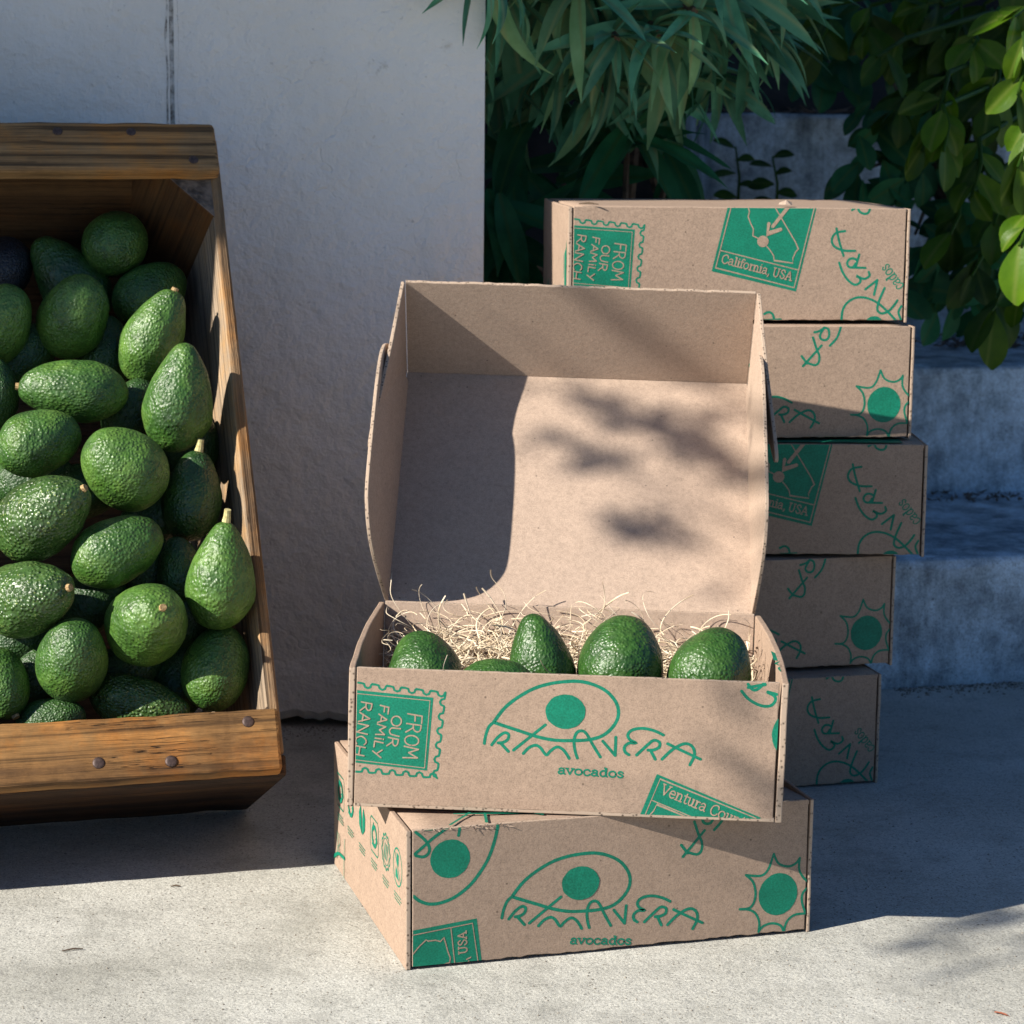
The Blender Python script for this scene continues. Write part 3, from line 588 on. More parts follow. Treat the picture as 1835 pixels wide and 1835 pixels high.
def prints(design):
    """list of (name, mesh, material) for a front panel"""
    if design in PRINT_CACHE: return PRINT_CACHE[design]
    out = []; cl = (0.0004, W - .0006, V0 + .0003, V1 - .0003)
    B0, B1 = .00010, .00028
    def fin(nm, pr, m): out.append((nm, pr.out(nm, *cl), m))
    if design in ('eye', 'open'):
        pr = Print(B0); logo(pr, *(((.1321, .0570), (.2324, .0160)) if design == 'eye' else (A_['logo_c'][0], A_['logo']['a2b'][-1]))); fin('printed_logo', pr, INK)
    if design == 'eye':
        E = A_['B_eye']; pr = Print(B0)
        pr.line(E['arc'], .0026)
        for k in ('s2', 's3', 's4', 's5'): pr.line(E[k], .0023)
        disc3(pr, A_['B_eyec']); fin('printed_eye', pr, INK)
        S_ = A_['B_stamp']; pr = Print(B0); pr.fill(S_['fill']); fin('printed_stamp', pr, INK)
        pr = Print(B1); pr.line(S_['frame'], .0008, False); pr.line(S_['div'], .0008, False); pr.line(S_['ca'], .001, False)
        lettering(pr, 'USA', SERIF, *S_['usa'], 1.42, .0011)
        q = S_['a']; lettering(pr, 'a', SERIF, q[0], (q[0][0] + (q[1][0] - q[0][0]), q[0][1] + (q[1][1] - q[0][1])), q[2], 1.0, .0011); pr.line(S_['comma'], .0011); fin('stamp_lettering', pr, KRAFT)
        for ks in (('p', 'r1', 'r2'), ('a1', 'a2', 'a3')):
            pr = Print(B0)
            for k in ks: pr.line(A_['B_ra'][k], .0022)
            fin('printed_letter', pr, INK)
        pr = Print(B0)
        for k, v in A_['B_sun'].items(): pr.line(v, .0019)
        disc3(pr, A_['B_sunc']); fin('printed_sun', pr, INK)
    if design in ('stamp', 'open'):
        S_ = A_['stamp']; pr = Print(B0); pr.fill(S_['fill'])
        f = S_['fill']; dn = unit(f[0], f[3]); rt = unit(f[0], f[1])
        scallop(pr, S_['topw'][0], S_['topw'][1], dn, .0105, .0035, .0016)
        scallop(pr, S_['rightw'][0], S_['rightw'][1], (-rt[0], -rt[1]), .0105, .0035, .0016)
        scallop(pr, S_['botw'][0], S_['botw'][1], (-dn[0], -dn[1]), .0105, .0035, .0016); fin('printed_stamp', pr, INK)
        pr = Print(B1); pr.line(S_['frame'][:3] + [S_['frame'][3]], .0006, False)
        for wd, s_ in (('FROM', 'FROM'), ('OUR', 'OUR'), ('FAMILY', 'FAMiLY'), ('RANCH', 'RANCH')): lettering(pr, s_, HAND, *S_[wd], 1.0, .0011)
        fin('stamp_lettering', pr, KRAFT)
    if design == 'open':
        for ks in (('a', 'b'), ('c', 'd')):
            pr = Print(B0)
            for k in ks: pr.line(A_['O_er'][k], .0023)
            fin('printed_letter', pr, INK)
        pr = Print(B0); disc3(pr, A_['O_eyec']); fin('printed_eye', pr, INK)
        S_ = A_['O_ven']; pr = Print(B0); pr.fill(S_['fill']); fin('printed_stamp', pr, INK)
        pr = Print(B1); pr.line(S_['frame'], .0008, False); pr.line(S_['div'], .0008, False); pr.line(S_['ca'], .001, False)
        lettering(pr, 'Ventura Count', SERIF, *S_['text'], 1.42, .00105); fin('stamp_lettering', pr, KRAFT)
    if design == 'stamp':
        S_ = A_['S_cal']; pr = Print(B0); pr.fill(S_['fill']); fin('printed_stamp', pr, INK)
        pr = Print(B1); pr.line(S_['frame'], .0010, False); pr.line(S_['div'], .0010, False)
        for k in ('coast', 'coast2', 'east'): pr.line(S_[k], .0011, False)
        pr.line(S_['shaft'], .0034, False); pr.line(S_['head'], .0034, False); disc3(pr, A_['S_dot'])
        lettering(pr, 'California, USA', SERIF, *S_['text'], 1.42, .0011); fin('stamp_lettering', pr, KRAFT)
        S_ = A_['S_areva']; pr = Print(B0)
        for k, v in S_.items():
            if k not in ('text', 'p', 'q1', 'q2', 'b1', 'b2', 'm'): pr.line(v, .0022)
        fin('printed_letters', pr, INK)
        pr = Print(B0); lettering(pr, 'cados', SERIF, *S_['text'], 1.0, .0011); fin('printed_word', pr, INK)
        pr = Print(B0); pr.line(S_['p'], .0022); pr.line(S_['m'], .0022); disc3(pr, A_['S_eyec']); fin('printed_eye', pr, INK)
        pr = Print(B0); pr.line(S_['q1'], .0022); pr.line(S_['q2'], .0022); fin('printed_letter', pr, INK)
        pr = Print(B0); pr.line(S_['b1'], .0022); pr.line(S_['b2'], .0022); fin('printed_letter', pr, INK)
    PRINT_CACHE[design] = out; return out
def side_marks():
    if 'side' in PRINT_CACHE: return PRINT_CACHE['side']
    pr = Print(.00012); X = lambda d: D - d
    def ring(c, rx, ry, w_, n=20): pr.line([(c[0] + rx * cos(2 * pi * i / n), c[1] + ry * sin(2 * pi * i / n)) for i in range(n)], w_, True, True)
    def rrect(c, h, w_): pr.line([(c[0] - h, c[1] - h + .003), (c[0] - h, c[1] + h - .003), (c[0] - h + .003, c[1] + h), (c[0] + h - .003, c[1] + h), (c[0] + h, c[1] + h - .003), (c[0] + h, c[1] - h + .003), (c[0] + h - .003, c[1] - h), (c[0] - h + .003, c[1] - h)], w_, False, True)
    def small(c, n=3):
        for i in range(n):
            y = c[1] - i * .0024; x = c[0] - .011 + .002 * (i == 2)
            while x < c[0] + .010 - .002 * (i == 2):
                l = pr.rng.choice((.002, .003, .004)); pr.line([(x, y), (x + l, y)], .0009, False); x += l + .0015
    def arrows(c, r):
        for k in range(3):
            t = 2 * pi * k / 3 + .3; pr.line([(c[0] + r * cos(t + x), c[1] + r * sin(t + x)) for x in (0, .5, 1.0, 1.35)], .0034)
            e = (c[0] + r * cos(t + 1.5), c[1] + r * sin(t + 1.5)); d = (-sin(t + 1.5), cos(t + 1.5)); q = (cos(t + 1.5), sin(t + 1.5))
            pr.fill([(e[0] - q[0] * .0042, e[1] - q[1] * .0042), (e[0] + q[0] * .0042, e[1] + q[1] * .0042), (e[0] + d[0] * .005, e[1] + d[1] * .005)])
    c = (X(.0265), .0725); ring(c, .0140, .0145, .0014); pr.line([(c[0] - .009, c[1] + .010), (c[0] + .009, c[1] - .010)], .0014, False)
    pr.fill([(c[0] - .003, c[1] + .011), (c[0] + .004, c[1] + .010), (c[0] + .003, c[1] + .001), (c[0] - .003, c[1] + .003)]); pr.fill([(c[0] - .007, c[1] - .009), (c[0] + .004, c[1] - .010), (c[0] - .001, c[1] - .003), (c[0] - .006, c[1] - .001)]); small((c[0], .0505))
    c = (X(.065), .0725); n = 48
    pr.line([(c[0] + (.0128 if (i // 2) % 2 else .0145) * cos(2 * pi * i / n), c[1] + (.0128 if (i // 2) % 2 else .0145) * sin(2 * pi * i / n)) for i in range(n)], .0014, False, True); ring(c, .0105, .0105, .0007)
    for i in (-1, 0, 1): pr.line([(c[0] + i * .0045 - .002, c[1] - .006), (c[0] + i * .0045 + .002, c[1] + .006)], .0018, False)
    small((c[0], .0505))
    c = (X(.105), .0725); rrect(c, .0140, .0009); arrows(c, .0078); small((c[0], .0515))
    c = (X(.149), .0725)
    for sg in (-1, 1): pr.fill([(c[0] + sg * .001, c[1] - .012), (c[0] + sg * .010, c[1] - .006), (c[0] + sg * .011, c[1] + .004), (c[0] + sg * .005, c[1] + .012), (c[0] + sg * .0015, c[1] + .002)])
    small((c[0], .0505))
    c = (X(.192), .0725); arrows(c, .0085); small((c[0], .0515))
    c = (X(.232), .0725); rrect(c, .0140, .0009); arrows(c, .0078); small((c[0], .0515))
    pr.line([(X(.218), .001), (X(.217), .018), (X(.215), .036)], .0014); pr.line([(X(.262), .006), (X(.240), .016), (X(.216), .019)], .0030)
    pr.line([(X(.244), .034), (X(.243), .022), (X(.247), .010)], .0014); pr.line([(X(.238), .034), (X(.234), .027), (X(.238), .022), (X(.232), .015)], .0014)
    r = [('printed_marks', pr.out('printed_marks', .0005, D - .0005, .001, H - .001), INK)]
    PRINT_CACHE['side'] = r; return r

# ------------------------------------------------------------------ cardboard boxes
ZU = Vector((0, 0, 1))
def rot_m(yaw, pitch=0, roll=0):
    return Matrix.Rotation(yaw, 4, 'Z') @ Matrix.Rotation(pitch, 4, 'X') @ Matrix.Rotation(roll, 4, 'Y')
def stick(prs, parent):
    for nm, me, m in prs: link(nm, me, m, parent)
def wavy(n0, n1, fixed, axis, amp, k=24, seed=0):
    """points along an outline edge with a slightly frayed line"""
    rng = random.Random(seed); P = []
    for i in range(k):
        t = n0 + (n1 - n0) * i / k; d = rng.uniform(-amp, amp) if 0 < i else 0
        P.append((t, fixed + d) if axis == 0 else (fixed + d, t))
    return P
def front_outline(seed, amp=.0006):
    return wavy(0, W - .001, V0, 0, amp, 60, seed) + wavy(V0, V1, W - .001, 1, .0001, 6, seed + 1) + wavy(W - .001, 0, V1, 0, .0002, 30, seed + 2) + wavy(V1, V0, 0, 1, .0001, 6, seed + 3)
def bowed_side(name, parent, o, u, th, seed, bow=.002, rip=.0006):
    """side wall, outer face slightly bowed, corrugated board showing on its front end"""
    n = 14; V = []; Fs = []; mi = []
    for layer in (0, 1):
        for j in range(5):
            for i in range(n + 1):
                uu = D * i / n; vv = (H - .001) * j / 4
                b = bow * sin(pi * i / n) * (j / 4) + rip * noise.noise(Vector((uu * 30, vv * 30, seed)))
                V.append((uu, vv, b - layer * th))
    q = (n + 1) * 5
    for j in range(4):
        for i in range(n):
            a = j * (n + 1) + i; Fs.append([a, a + 1, a + n + 2, a + n + 1]); mi.append(0); Fs.append([q + a, q + a + n + 1, q + a + n + 2, q + a + 1]); mi.append(0)
    bd = [i for i in range(n + 1)] + [j * (n + 1) + n for j in range(1, 5)] + [4 * (n + 1) + i for i in range(n - 1, -1, -1)] + [j * (n + 1) for j in range(3, 0, -1)]
    for i in range(len(bd)):
        a, b = bd[i], bd[(i + 1) % len(bd)]
        Fs.append([a, q + a, q + b, b]); mi.append(0 if (V[a][1] > H - .002 and V[b][1] > H - .002) else 1)
    ob = link(name, mesh(name, V, Fs, mi), [KRAFT, FLUTE], parent, frame(o, u, ZU)); bevel_mod(ob, .0009, 2, 50); return ob
def closed_box(M, design, label, group, seed, sag=0.0, marks=False):
    e = empty('cardboard_box', M); tag(e, label, 'box', group)
    fp = panel('front_panel', e, front_outline(seed), (0, 0, 0), (1, 0, 0), (0, 0, 1), .003, [KRAFT, FLUTE])
    stick(prints(design), fp)
    sl = bowed_side('side_panel', e, (-.0050, D, 0), (0, -1, 0), .0040, seed, 0 if marks else .002, 0 if marks else .0006)
    if marks: stick(side_marks(), sl)
    sr = bowed_side('side_panel', e, (W + .0036, 0, 0), (0, 1, 0), .0030, seed + 5)
    panel('back_panel', e, [(0, 0), (W, 0), (W, H - .004), (0, H - .004)], (W, D, 0), (-1, 0, 0), (0, 0, 1), .003, [KRAFT, FLUTE])
    panel('bottom_panel', e, [(0, 0), (W, 0), (W, D - .007), (0, D - .007)], (0, .0035, .0052), (1, 0, 0), (0, 1, 0), .003, [KRAFT, FLUTE])
    # the lid, folded over from the front panel
    n = 16; V = []; Fs = []
    for layer in (0, 1):
        for j in range(n + 1):
            for i in range(n + 1):
                x = .0003 + (W - .0008) * i / n; y = .0002 + (D - .0006) * j / n; t = i / n; s = j / n
                z = H - .0006 - sag * (t * s) - sag * .35 * sin(pi * s) + .0008 * noise.noise(Vector((x * 14, y * 14, seed)))
                if j == 0: z -= .0009
                V.append((x, y, z - layer * .003))
    q = (n + 1) ** 2
    for j in range(n):
        for i in range(n):
            a = j * (n + 1) + i; Fs.append([a, a + 1, a + n + 2, a + n + 1]); Fs.append([q + a, q + a + n + 1, q + a + n + 2, q + a + 1])
    for i in range(n):
        for a, b in ((i, i + 1), ((n + 1) * n + i + 1, (n + 1) * n + i), ((n + 1) * (i + 1), (n + 1) * i), ((n + 1) * i + n, (n + 1) * (i + 1) + n)): Fs.append([a, q + a, q + b, b])
    lid = link('lid', mesh('lid', V, Fs), KRAFT, e, smooth=True)
    return e, fp, sl, lid
def at_z_frame(x, y, z, yaw, pitch=0, roll=0): return Matrix.Translation((x, y, z)) @ rot_m(yaw, pitch, roll)

MB = at_z_frame(-.07171, 1.6253, 0, .28572)
boxB, fpB, slB, lidB = closed_box(MB, 'eye', 'closed printed cardboard box on the paving under the open box', 'printed avocado boxes', 11, .010, True)
# torn fibres on the fold of the lower box and marks that run over it
pr = Print(0); 
for a, b in (((.030, .004), (.052, .030)), ((.058, .003), (.063, .026)), ((.040, .030), (.128, .012)), ((.105, .012), (.085, .027)), ((.082, .026), (.092, .022))): pr.line([a, b], .0022, False)
lm = link('printed_lines', pr.out('printed_lines', .001, W - .001, .002, D), INK, lidB); lm.matrix_local = Matrix.Translation((0, 0, H + .0002))
bm = bmesh.new(); rng = random.Random(3)
for i in range(46):
    x = .006 + .075 * rng.random() if i < 36 else .284 + .02 * rng.random(); l = rng.uniform(.002, .006); a = rng.uniform(0, 6.28)
    p = Vector((x, -.0004, H - rng.uniform(0, .003))); t = Vector((cos(a), -.1 - .2 * rng.random(), .35 * sin(a))) * l; s = Vector((0, -.2, 1)) * rng.uniform(.0003, .0009)
    f = [bm.verts.new(p - s), bm.verts.new(p + t - s * .3), bm.verts.new(p + t + s * .3), bm.verts.new(p + s)]; bm.faces.new(f)
o = link('torn_paper', bm_mesh('torn_paper', bm), KRAFT_IN, lidB); o['kind'] = 'stuff'

SB = [(.37477, 2.18458, .07632), (.38071, 2.17029, .10763), (.39312, 2.14640, .01450), (.36966, 2.16286, .23005), (.35518, 2.13548, .25930)]
SL = ['topmost closed cardboard box of the stack with leaves behind it', 'closed cardboard box second from the top, sun print half in shadow', 'middle closed cardboard box, jutting furthest right in the stack', 'shaded closed cardboard box with sun print, second from the bottom of the stack', 'lowest closed cardboard box of the stack, standing on the paving']
for i, (x, y, yaw) in enumerate(SB):
    o = Vector((x, y, (4 - i) * (H + .0012))) - Vector((cos(yaw), sin(yaw), 0)) * W
    e, fp, sl, lid = closed_box(at_z_frame(o.x, o.y, o.z, yaw), ('stamp', 'eye')[i % 2], SL[i], 'printed avocado boxes', 30 + 7 * i, .0)
    if i == 0:
        pr = Print(.0003)
        for k in range(5): c = D - .012 - k * .045; pr.fill([(c - .017, .02), (c, .0), (c, H), (c - .012, H), (c - .02, H * .6)]); pr.line([(c - .03, .01), (c - .026, .05), (c - .034, .1)], .0025)
        link('printed_marks', pr.out('printed_marks', .001, D - .001, .001, H - .002), INK, sl)
    if i == 2:
        pr = Print(0); pr.fill([(.05, .004), (.30, .004), (.30, .03), (.05, .03)]); q = link('printed_panel', pr.out('printed_panel', .001, W - .012, .002, D), INK, lid); q.matrix_local = Matrix.Translation((0, 0, H + .0006))

# ---- the open box
MO = at_z_frame(-.11848, 1.67093, .11303, -.02653, -.01448, .02193)
ob = empty('open_box', MO); tag(ob, 'open printed cardboard box with avocados, its lid tilted back', 'box', 'printed avocado boxes')
fp = panel('front_panel', ob, front_outline(77, .0003), (0, 0, 0), (1, 0, 0), (0, 0, 1), .0035, [KRAFT, FLUTE]); stick(prints('open'), fp)
panel('bottom_panel', ob, [(0, 0), (W, 0), (W, D), (0, D)], (0, 0, .004), (1, 0, 0), (0, 1, 0), .0035, [KRAFT_IN, FLUTE])
panel('back_panel', ob, [(0, 0), (W, 0), (W, H + .0005), (0, H + .0005)], (0, D - .0035, 0), (1, 0, 0), (0, 0, 1), .0035, [KRAFT_IN, FLUTE])
sl = bowed_side('side_panel', ob, (-.0058, D, 0), (0, -1, 0), .0048, 91, .003)
sr = bowed_side('side_panel', ob, (W + .0060, 0, 0), (0, 1, 0), .0052, 92, .004)
pr = Print(.0002); pr.line([(.002, .010), (.003, .022), (.0005, .030), (.004, .038), (.001, .046)], .002); pr.fill([(.0015, .05), (.0045, .05), (.004, .085), (.0012, .078)])
q = link('printed_marks', pr.out('printed_marks', 0, .0052, 0, .2), INK, sr); q.matrix_local = Matrix(((0, 1, 0, .02), (0, 0, 1, H - .001), (-1, 0, 0, .0), (0, 0, 0, 1))) if False else frame((.03, H - .0008, 0), (0, 0, -1), (1, 0, 0)); 
LA, LB = .79644, .98627
Uv = Vector((1, 0, 0)); Vv = Vector((0, sin(LA), cos(LA))); Nv = Uv.cross(Vv); hinge = Vector((0, D, H)); FD = Vector((0, -cos(LB), sin(LB)))
lid = panel('lid', ob, [(.0006, 0), (W - .0006, 0)] + wavy(0, D, W - .0006, 1, .0001, 8, 3) + [(W - .0006, D + .0015), (.0006, D + .0015)], hinge, Uv, Vv, .0032, [KRAFT_IN, FLUTE])
fl = panel('lid_flap', ob, [(.0012, .0002), (W - .0012, .0002)] + wavy(W - .0012, .0012, .1052, 0, .0005, 50, 5) + [(.0012, .1052)], hinge + Vv * D, Uv, FD, .0032, [KRAFT_IN, FLUTE])
EAR = [(.0, .0), (.0005, .032), (.004, .062), (.012, .084), (.028, .100), (.050, .1075), (.11, .1095), (.16, .1090), (.192, .105), (.212, .096), (.224, .082), (.232, .062), (.240, .038), (.247, .015), (.250, 0)]
EAR = [EAR[0]] + smooth_line(EAR[1:-1], 4) + [EAR[-1]]
TUCK = [(D + .0195, .1040), (D + .005, .1035), (.245, .1015), (.215, .0985), (.18, .0985), (.145, .1000), (.115, .1005), (.100, .0985), (.095, .094), (.100, .088), (.125, .078), (.165, .060), (.20, .038), (.225, .015), (.238, .002), (D, .001)]
TUCK = smooth_line(TUCK, 4)
fV, fN = FD.dot(Vv), FD.dot(Nv)
TUCK = [((v_ - D) * fV + n_ * fN, -(v_ - D) * fN + n_ * fV) for v_, n_ in TUCK]      # measured along the flap's end and away from the flap
T0 = Nv * fV - Vv * fN
for sgn, spl, base, out in ((-1, .150, .0025, .0036), (1, .03, W - .0025, .0036)):
    Ns = (Nv * cos(spl) + Uv * sgn * sin(spl)); ts = .090 if sgn < 0 else .065; Tt = T0 * cos(ts) + Uv * sgn * sin(ts); to = hinge + Vv * D + Uv * (.0005 if sgn < 0 else W - .0005)
    if sgn < 0:
        panel('lid_side', ob, EAR, hinge + Uv * base, Vv, Ns, .0032, [KRAFT_IN, FLUTE])
        panel('tuck_flap', ob, TUCK[::-1], to, FD, Tt, .0032, [KRAFT_IN, FLUTE])
    else:
        panel('lid_side', ob, [(n_, v_) for v_, n_ in EAR[::-1]], hinge + Uv * base, Ns, Vv, .0032, [KRAFT_IN, FLUTE])
        panel('tuck_flap', ob, [(b_, a_) for a_, b_ in TUCK], to, Tt, FD, .0032, [KRAFT_IN, FLUTE])

# ------------------------------------------------------------------ the wooden crate, standing on its lower back edge and leaning on the wall
CA = Vector((-.184, 1.816, .101)); CY = radians(15.4); TILT = radians(35.5)
cX = Vector((cos(CY), sin(CY), 0)); yv = Vector((-cX.y, cX.x, 0)); cN = yv * cos(TILT) - ZU * sin(TILT); cU = yv * sin(TILT) + ZU * cos(TILT)
MC = Matrix(((cX.x, cN.x, cU.x, CA.x), (cX.y, cN.y, cU.y, CA.y), (cX.z, cN.z, cU.z, CA.z), (0, 0, 0, 1)))
CWID, CH, CD = .98, .649, .172
base = MC @ Vector((-CWID / 2, .237, .045)); MCrate = MC.copy(); MCrate.translation = base; MCI = MCrate.inverted() @ MC
crate = tag(empty('wooden_crate', MCrate), 'weathered wooden crate full of avocados leaning on the wall', 'crate')
def board(name, x0, x1, y0, y1, z0, z1, mat, along='x', seed=0, chip=.0022, parent=None, bev=.0025):
    """a plank; its mesh runs along its own x so that the grain follows"""
    dims = {'x': (x1 - x0, y1 - y0, z1 - z0), 'z': (z1 - z0, y1 - y0, x1 - x0), 'y': (y1 - y0, z1 - z0, x1 - x0)}[along]
    L, A, Bt = dims; n = max(6, int(L / .02)); bm = bmesh.new(); rings = []
    rng = random.Random(seed)
    for i in range(n + 1):
        x = L * (i / n - .5); r = []
        for a, b in ((-1, -1), (1, -1), (1, 1), (-1, 1)):
            ch = chip * (noise.noise(Vector((x * 30, a * 5 + seed, b * 7))) * .8 + noise.noise(Vector((x * 110, a * 5 + seed, b * 7))) * .5)
            r.append(bm.verts.new((x + (rng.uniform(-.002, .002) if i in (0, n) else 0), a * (A / 2 - abs(ch) * .7), b * (Bt / 2 - abs(ch)))))
        rings.append(r)
    for i in range(n):
        for k in range(4): bm.faces.new([rings[i][k], rings[i][(k + 1) % 4], rings[i + 1][(k + 1) % 4], rings[i + 1][k]])
    bm.faces.new(rings[0][::-1]); bm.faces.new(rings[-1]); bmesh.ops.recalc_face_normals(bm, faces=bm.faces)
    c = Vector(((x0 + x1) / 2, (y0 + y1) / 2, (z0 + z1) / 2))
    ax = {'x': ((1, 0, 0), (0, 1, 0)), 'z': ((0, 0, 1), (0, 1, 0)), 'y': ((0, 1, 0), (0, 0, 1))}[along]
    o = link(name, bm_mesh(name, bm), mat, parent or crate, MCI @ frame(c, *ax)); bevel_mod(o, bev, 2, 40); return o
def plank(name, L, A, Bt, c, xa, ya, mat, seed):
    o = board(name, -L / 2, L / 2, -A / 2, A / 2, -Bt / 2, Bt / 2, mat, 'x', seed); o.matrix_local = MCI @ frame(c, xa, ya); return o
def slab(name, P, x0, x1, mat, seed):
    """side board cut to the crate's section P (y, z); the grain runs along z"""
    pts = []
    for i, (a, b) in enumerate(P):
        c, d = P[(i + 1) % len(P)]; n = max(2, int(math.hypot(c - a, d - b) / .02))
        for k in range(n):
            t = k / n; j = .0014 * noise.noise(Vector((a + (c - a) * t, b + (d - b) * t, seed)) * 60)
            pts.append((b + (d - b) * t - .33, a + (c - a) * t + j - .12))
    V, Fs, mi = prism(pts, x1 - x0, 1)
    o = link(name, mesh(name, V, Fs, mi), [mat, WOOD_EDGE], crate, MCI @ frame(Vector((x0 - math.copysign(.13, x0 + .3) * .10, .12, .33)), (0, 0, 1), Vector((-math.copysign(.13, x0 + .3), 1, 0)).normalized())); bevel_mod(o, .0028, 2, 40); return o
RAIL = .0555
br = board('bottom_rail', -CWID, -.003, .001, .019, 0, RAIL, WOOD, seed=1, bev=.003, chip=.0034)
tr = board('top_rail', -CWID, -.001, .001, .019, CH - .056, CH, WOOD_TOP, seed=2, bev=.004, chip=.003)
BY, BZ, TY, TZ = .237, .045, .186, CH - .034           # back edges of the flared section
bd = Vector((0, BY - .0205, BZ)).normalized(); bnv = Vector((0, -bd.z, bd.y)); bl = math.hypot(BY - .0205, BZ)
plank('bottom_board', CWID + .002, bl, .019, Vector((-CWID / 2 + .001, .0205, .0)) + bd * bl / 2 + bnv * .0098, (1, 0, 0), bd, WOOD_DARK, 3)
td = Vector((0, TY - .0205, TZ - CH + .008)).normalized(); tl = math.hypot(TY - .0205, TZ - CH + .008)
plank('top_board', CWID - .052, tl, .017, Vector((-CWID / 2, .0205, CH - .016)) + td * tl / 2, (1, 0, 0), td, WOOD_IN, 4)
SEC = [(.0195, .0205), (BY - .001, BZ + .0205), (TY, TZ), (.0195, CH - .004)]
side = slab('side_board', SEC, -.0080, .0035, WOOD_GREY, 5)
slab('side_board', SEC, -CWID - .004, -CWID + .009, WOOD_GREY, 6)
q0 = Vector((0, BY, BZ + .021)); q1 = Vector((0, TY, TZ - .012)); kd = (q1 - q0).normalized(); kn = Vector((0, kd.z, -kd.y)); kl = (q1 - q0).length; nb_ = 5
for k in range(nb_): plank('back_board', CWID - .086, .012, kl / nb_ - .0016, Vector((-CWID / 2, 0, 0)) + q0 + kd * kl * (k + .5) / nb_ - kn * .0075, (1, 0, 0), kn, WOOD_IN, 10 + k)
def corner_post(x, z, sx, sz, s, seed):
    """triangular block running from the opening to the back in a corner"""
    y0, y1 = .0205, CD - .016
    P = [(0, 0), (s * sx, 0), (0, s * sz)]; V = []; k = 3
    for y in (y0, y1):
        for a, b in P: V.append((y - (y0 + y1) / 2, b, a))
    fs = [[0, 1, 2], [5, 4, 3], [0, 3, 4, 1], [1, 4, 5, 2], [2, 5, 3, 0]]
    bm = bmesh.new(); vs = [bm.verts.new(v) for v in V]
    for f in fs: bm.faces.new([vs[i] for i in f])
    bmesh.ops.recalc_face_normals(bm, faces=bm.faces); me = bm_mesh('corner_post', bm)
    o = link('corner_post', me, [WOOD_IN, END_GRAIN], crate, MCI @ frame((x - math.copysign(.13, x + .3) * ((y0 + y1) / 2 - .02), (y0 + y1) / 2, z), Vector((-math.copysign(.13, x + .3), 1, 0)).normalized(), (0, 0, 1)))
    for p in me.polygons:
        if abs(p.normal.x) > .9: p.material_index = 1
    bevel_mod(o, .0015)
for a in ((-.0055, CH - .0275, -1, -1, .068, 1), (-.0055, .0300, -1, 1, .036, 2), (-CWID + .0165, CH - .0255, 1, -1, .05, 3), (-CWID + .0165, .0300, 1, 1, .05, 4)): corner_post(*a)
CIinv = MC.inverted()
bm = bmesh.new(); bmesh.ops.create_uvsphere(bm, u_segments=14, v_segments=6, radius=.0052)
for v in bm.verts: v.co.z = max(v.co.z, 0) * .22 if v.co.z > 0 else v.co.z * .1
NAIL = bm_mesh('nail', bm); NAIL.materials.append(IRON)
for rail, lst in ((br, ((445, 1293), (307, 1364), (177, 1367))), (tr, ((103, 235), (235, 236), (347, 286)))):
    for px, py in lst:
        q = CIinv @ at_plane(px, py, MC @ Vector((0, .001, 0)), cN)
        o = link('nail', NAIL, IRON, crate, MCI @ frame((q.x, .0012, q.z), (1, 0, 0), (0, 0, 1)), True)
        o.scale = (1, 1, 1) if rail is br else (.9, .9, 1)

# ------------------------------------------------------------------ avocados
def avocado_mesh(name, neck, fat, seed, rough=1.0, nu=88, nv=60):
    """pear shaped fruit of unit length along +x (stem end at +x), radius about fat/2, with a pebbled skin"""
    V = []; Fs = []
    for j in range(nv + 1):
        th = pi * j / nv; x = -cos(th) * .5; base_r = fat * .5 * sin(th) ** .92
        t = x + .5; prof = 1 - neck * max(0, t - .30) ** 1.25 * 1.25
        for i in range(nu):
            ph = 2 * pi * i / nu; r = base_r * prof
            p = Vector((x, r * cos(ph), r * sin(ph)))
            d = .020 * noise.noise(p * 3.2 + Vector((seed * 3.1, 0, 0)))
            d += rough * .006 * noise.noise(p * 8 + Vector((0, seed, 0)))
            nrm = Vector((-cos(th) * .6, cos(ph), sin(ph))) if 0 < j < nv else Vector((x * 2, 0, 0))
            nrm.normalize(); dim = -.016 * math.exp(-((1 - t) / .03) ** 2)
            q = p + nrm * d; q.x += dim; V.append(q)
    for j in range(nv):
        for i in range(nu): i2 = (i + 1) % nu; Fs.append([j * nu + i, j * nu + i2, (j + 1) * nu + i2, (j + 1) * nu + i])
    me = mesh(name, V, Fs)
    for p in me.polygons: p.use_smooth = True
    return me
AVM = {('round', 1): avocado_mesh('avocado', .12, .86, 1), ('round', 2): avocado_mesh('avocado', .22, .82, 2), ('oval', 1): avocado_mesh('avocado', .30, .74, 3), ('oval', 2): avocado_mesh('avocado', .42, .74, 4, 1.4),
       ('pear', 1): avocado_mesh('avocado', .62, .76, 5), ('pear', 2): avocado_mesh('avocado', .74, .76, 6), ('pebble', 1): avocado_mesh('avocado', .40, .72, 7, 1.9), ('smooth', 1): avocado_mesh('avocado', .28, .84, 8, .6)}
AVC = {}
def avo_mesh(kind, mat):
    k = (kind, mat.name)
    if k not in AVC: AVC[k] = AVM[kind].copy(); AVC[k].materials.clear(); AVC[k].materials.append(mat)
    return AVC[k]
bm = bmesh.new(); bmesh.ops.create_cone(bm, cap_ends=True, segments=10, radius1=.0036, radius2=.0030, depth=.004)
for v in bm.verts: v.co = (v.co.z, v.co.x, v.co.y)
bmesh.ops.inset_region(bm, faces=[f for f in bm.faces if f.normal.x > .9], thickness=.0010, depth=-.0008)
STUB = bm_mesh('stem', bm); STUB.materials.append(STEM)
LONG = tube_mesh('stem', [(0, 0, 0), (.004, .0004, 0), (.008, .0012, .0004), (.011, .0018, .001)], [.0040, .0034, .0030, .0030], 10); LONG.materials.append(STEM_PALE)
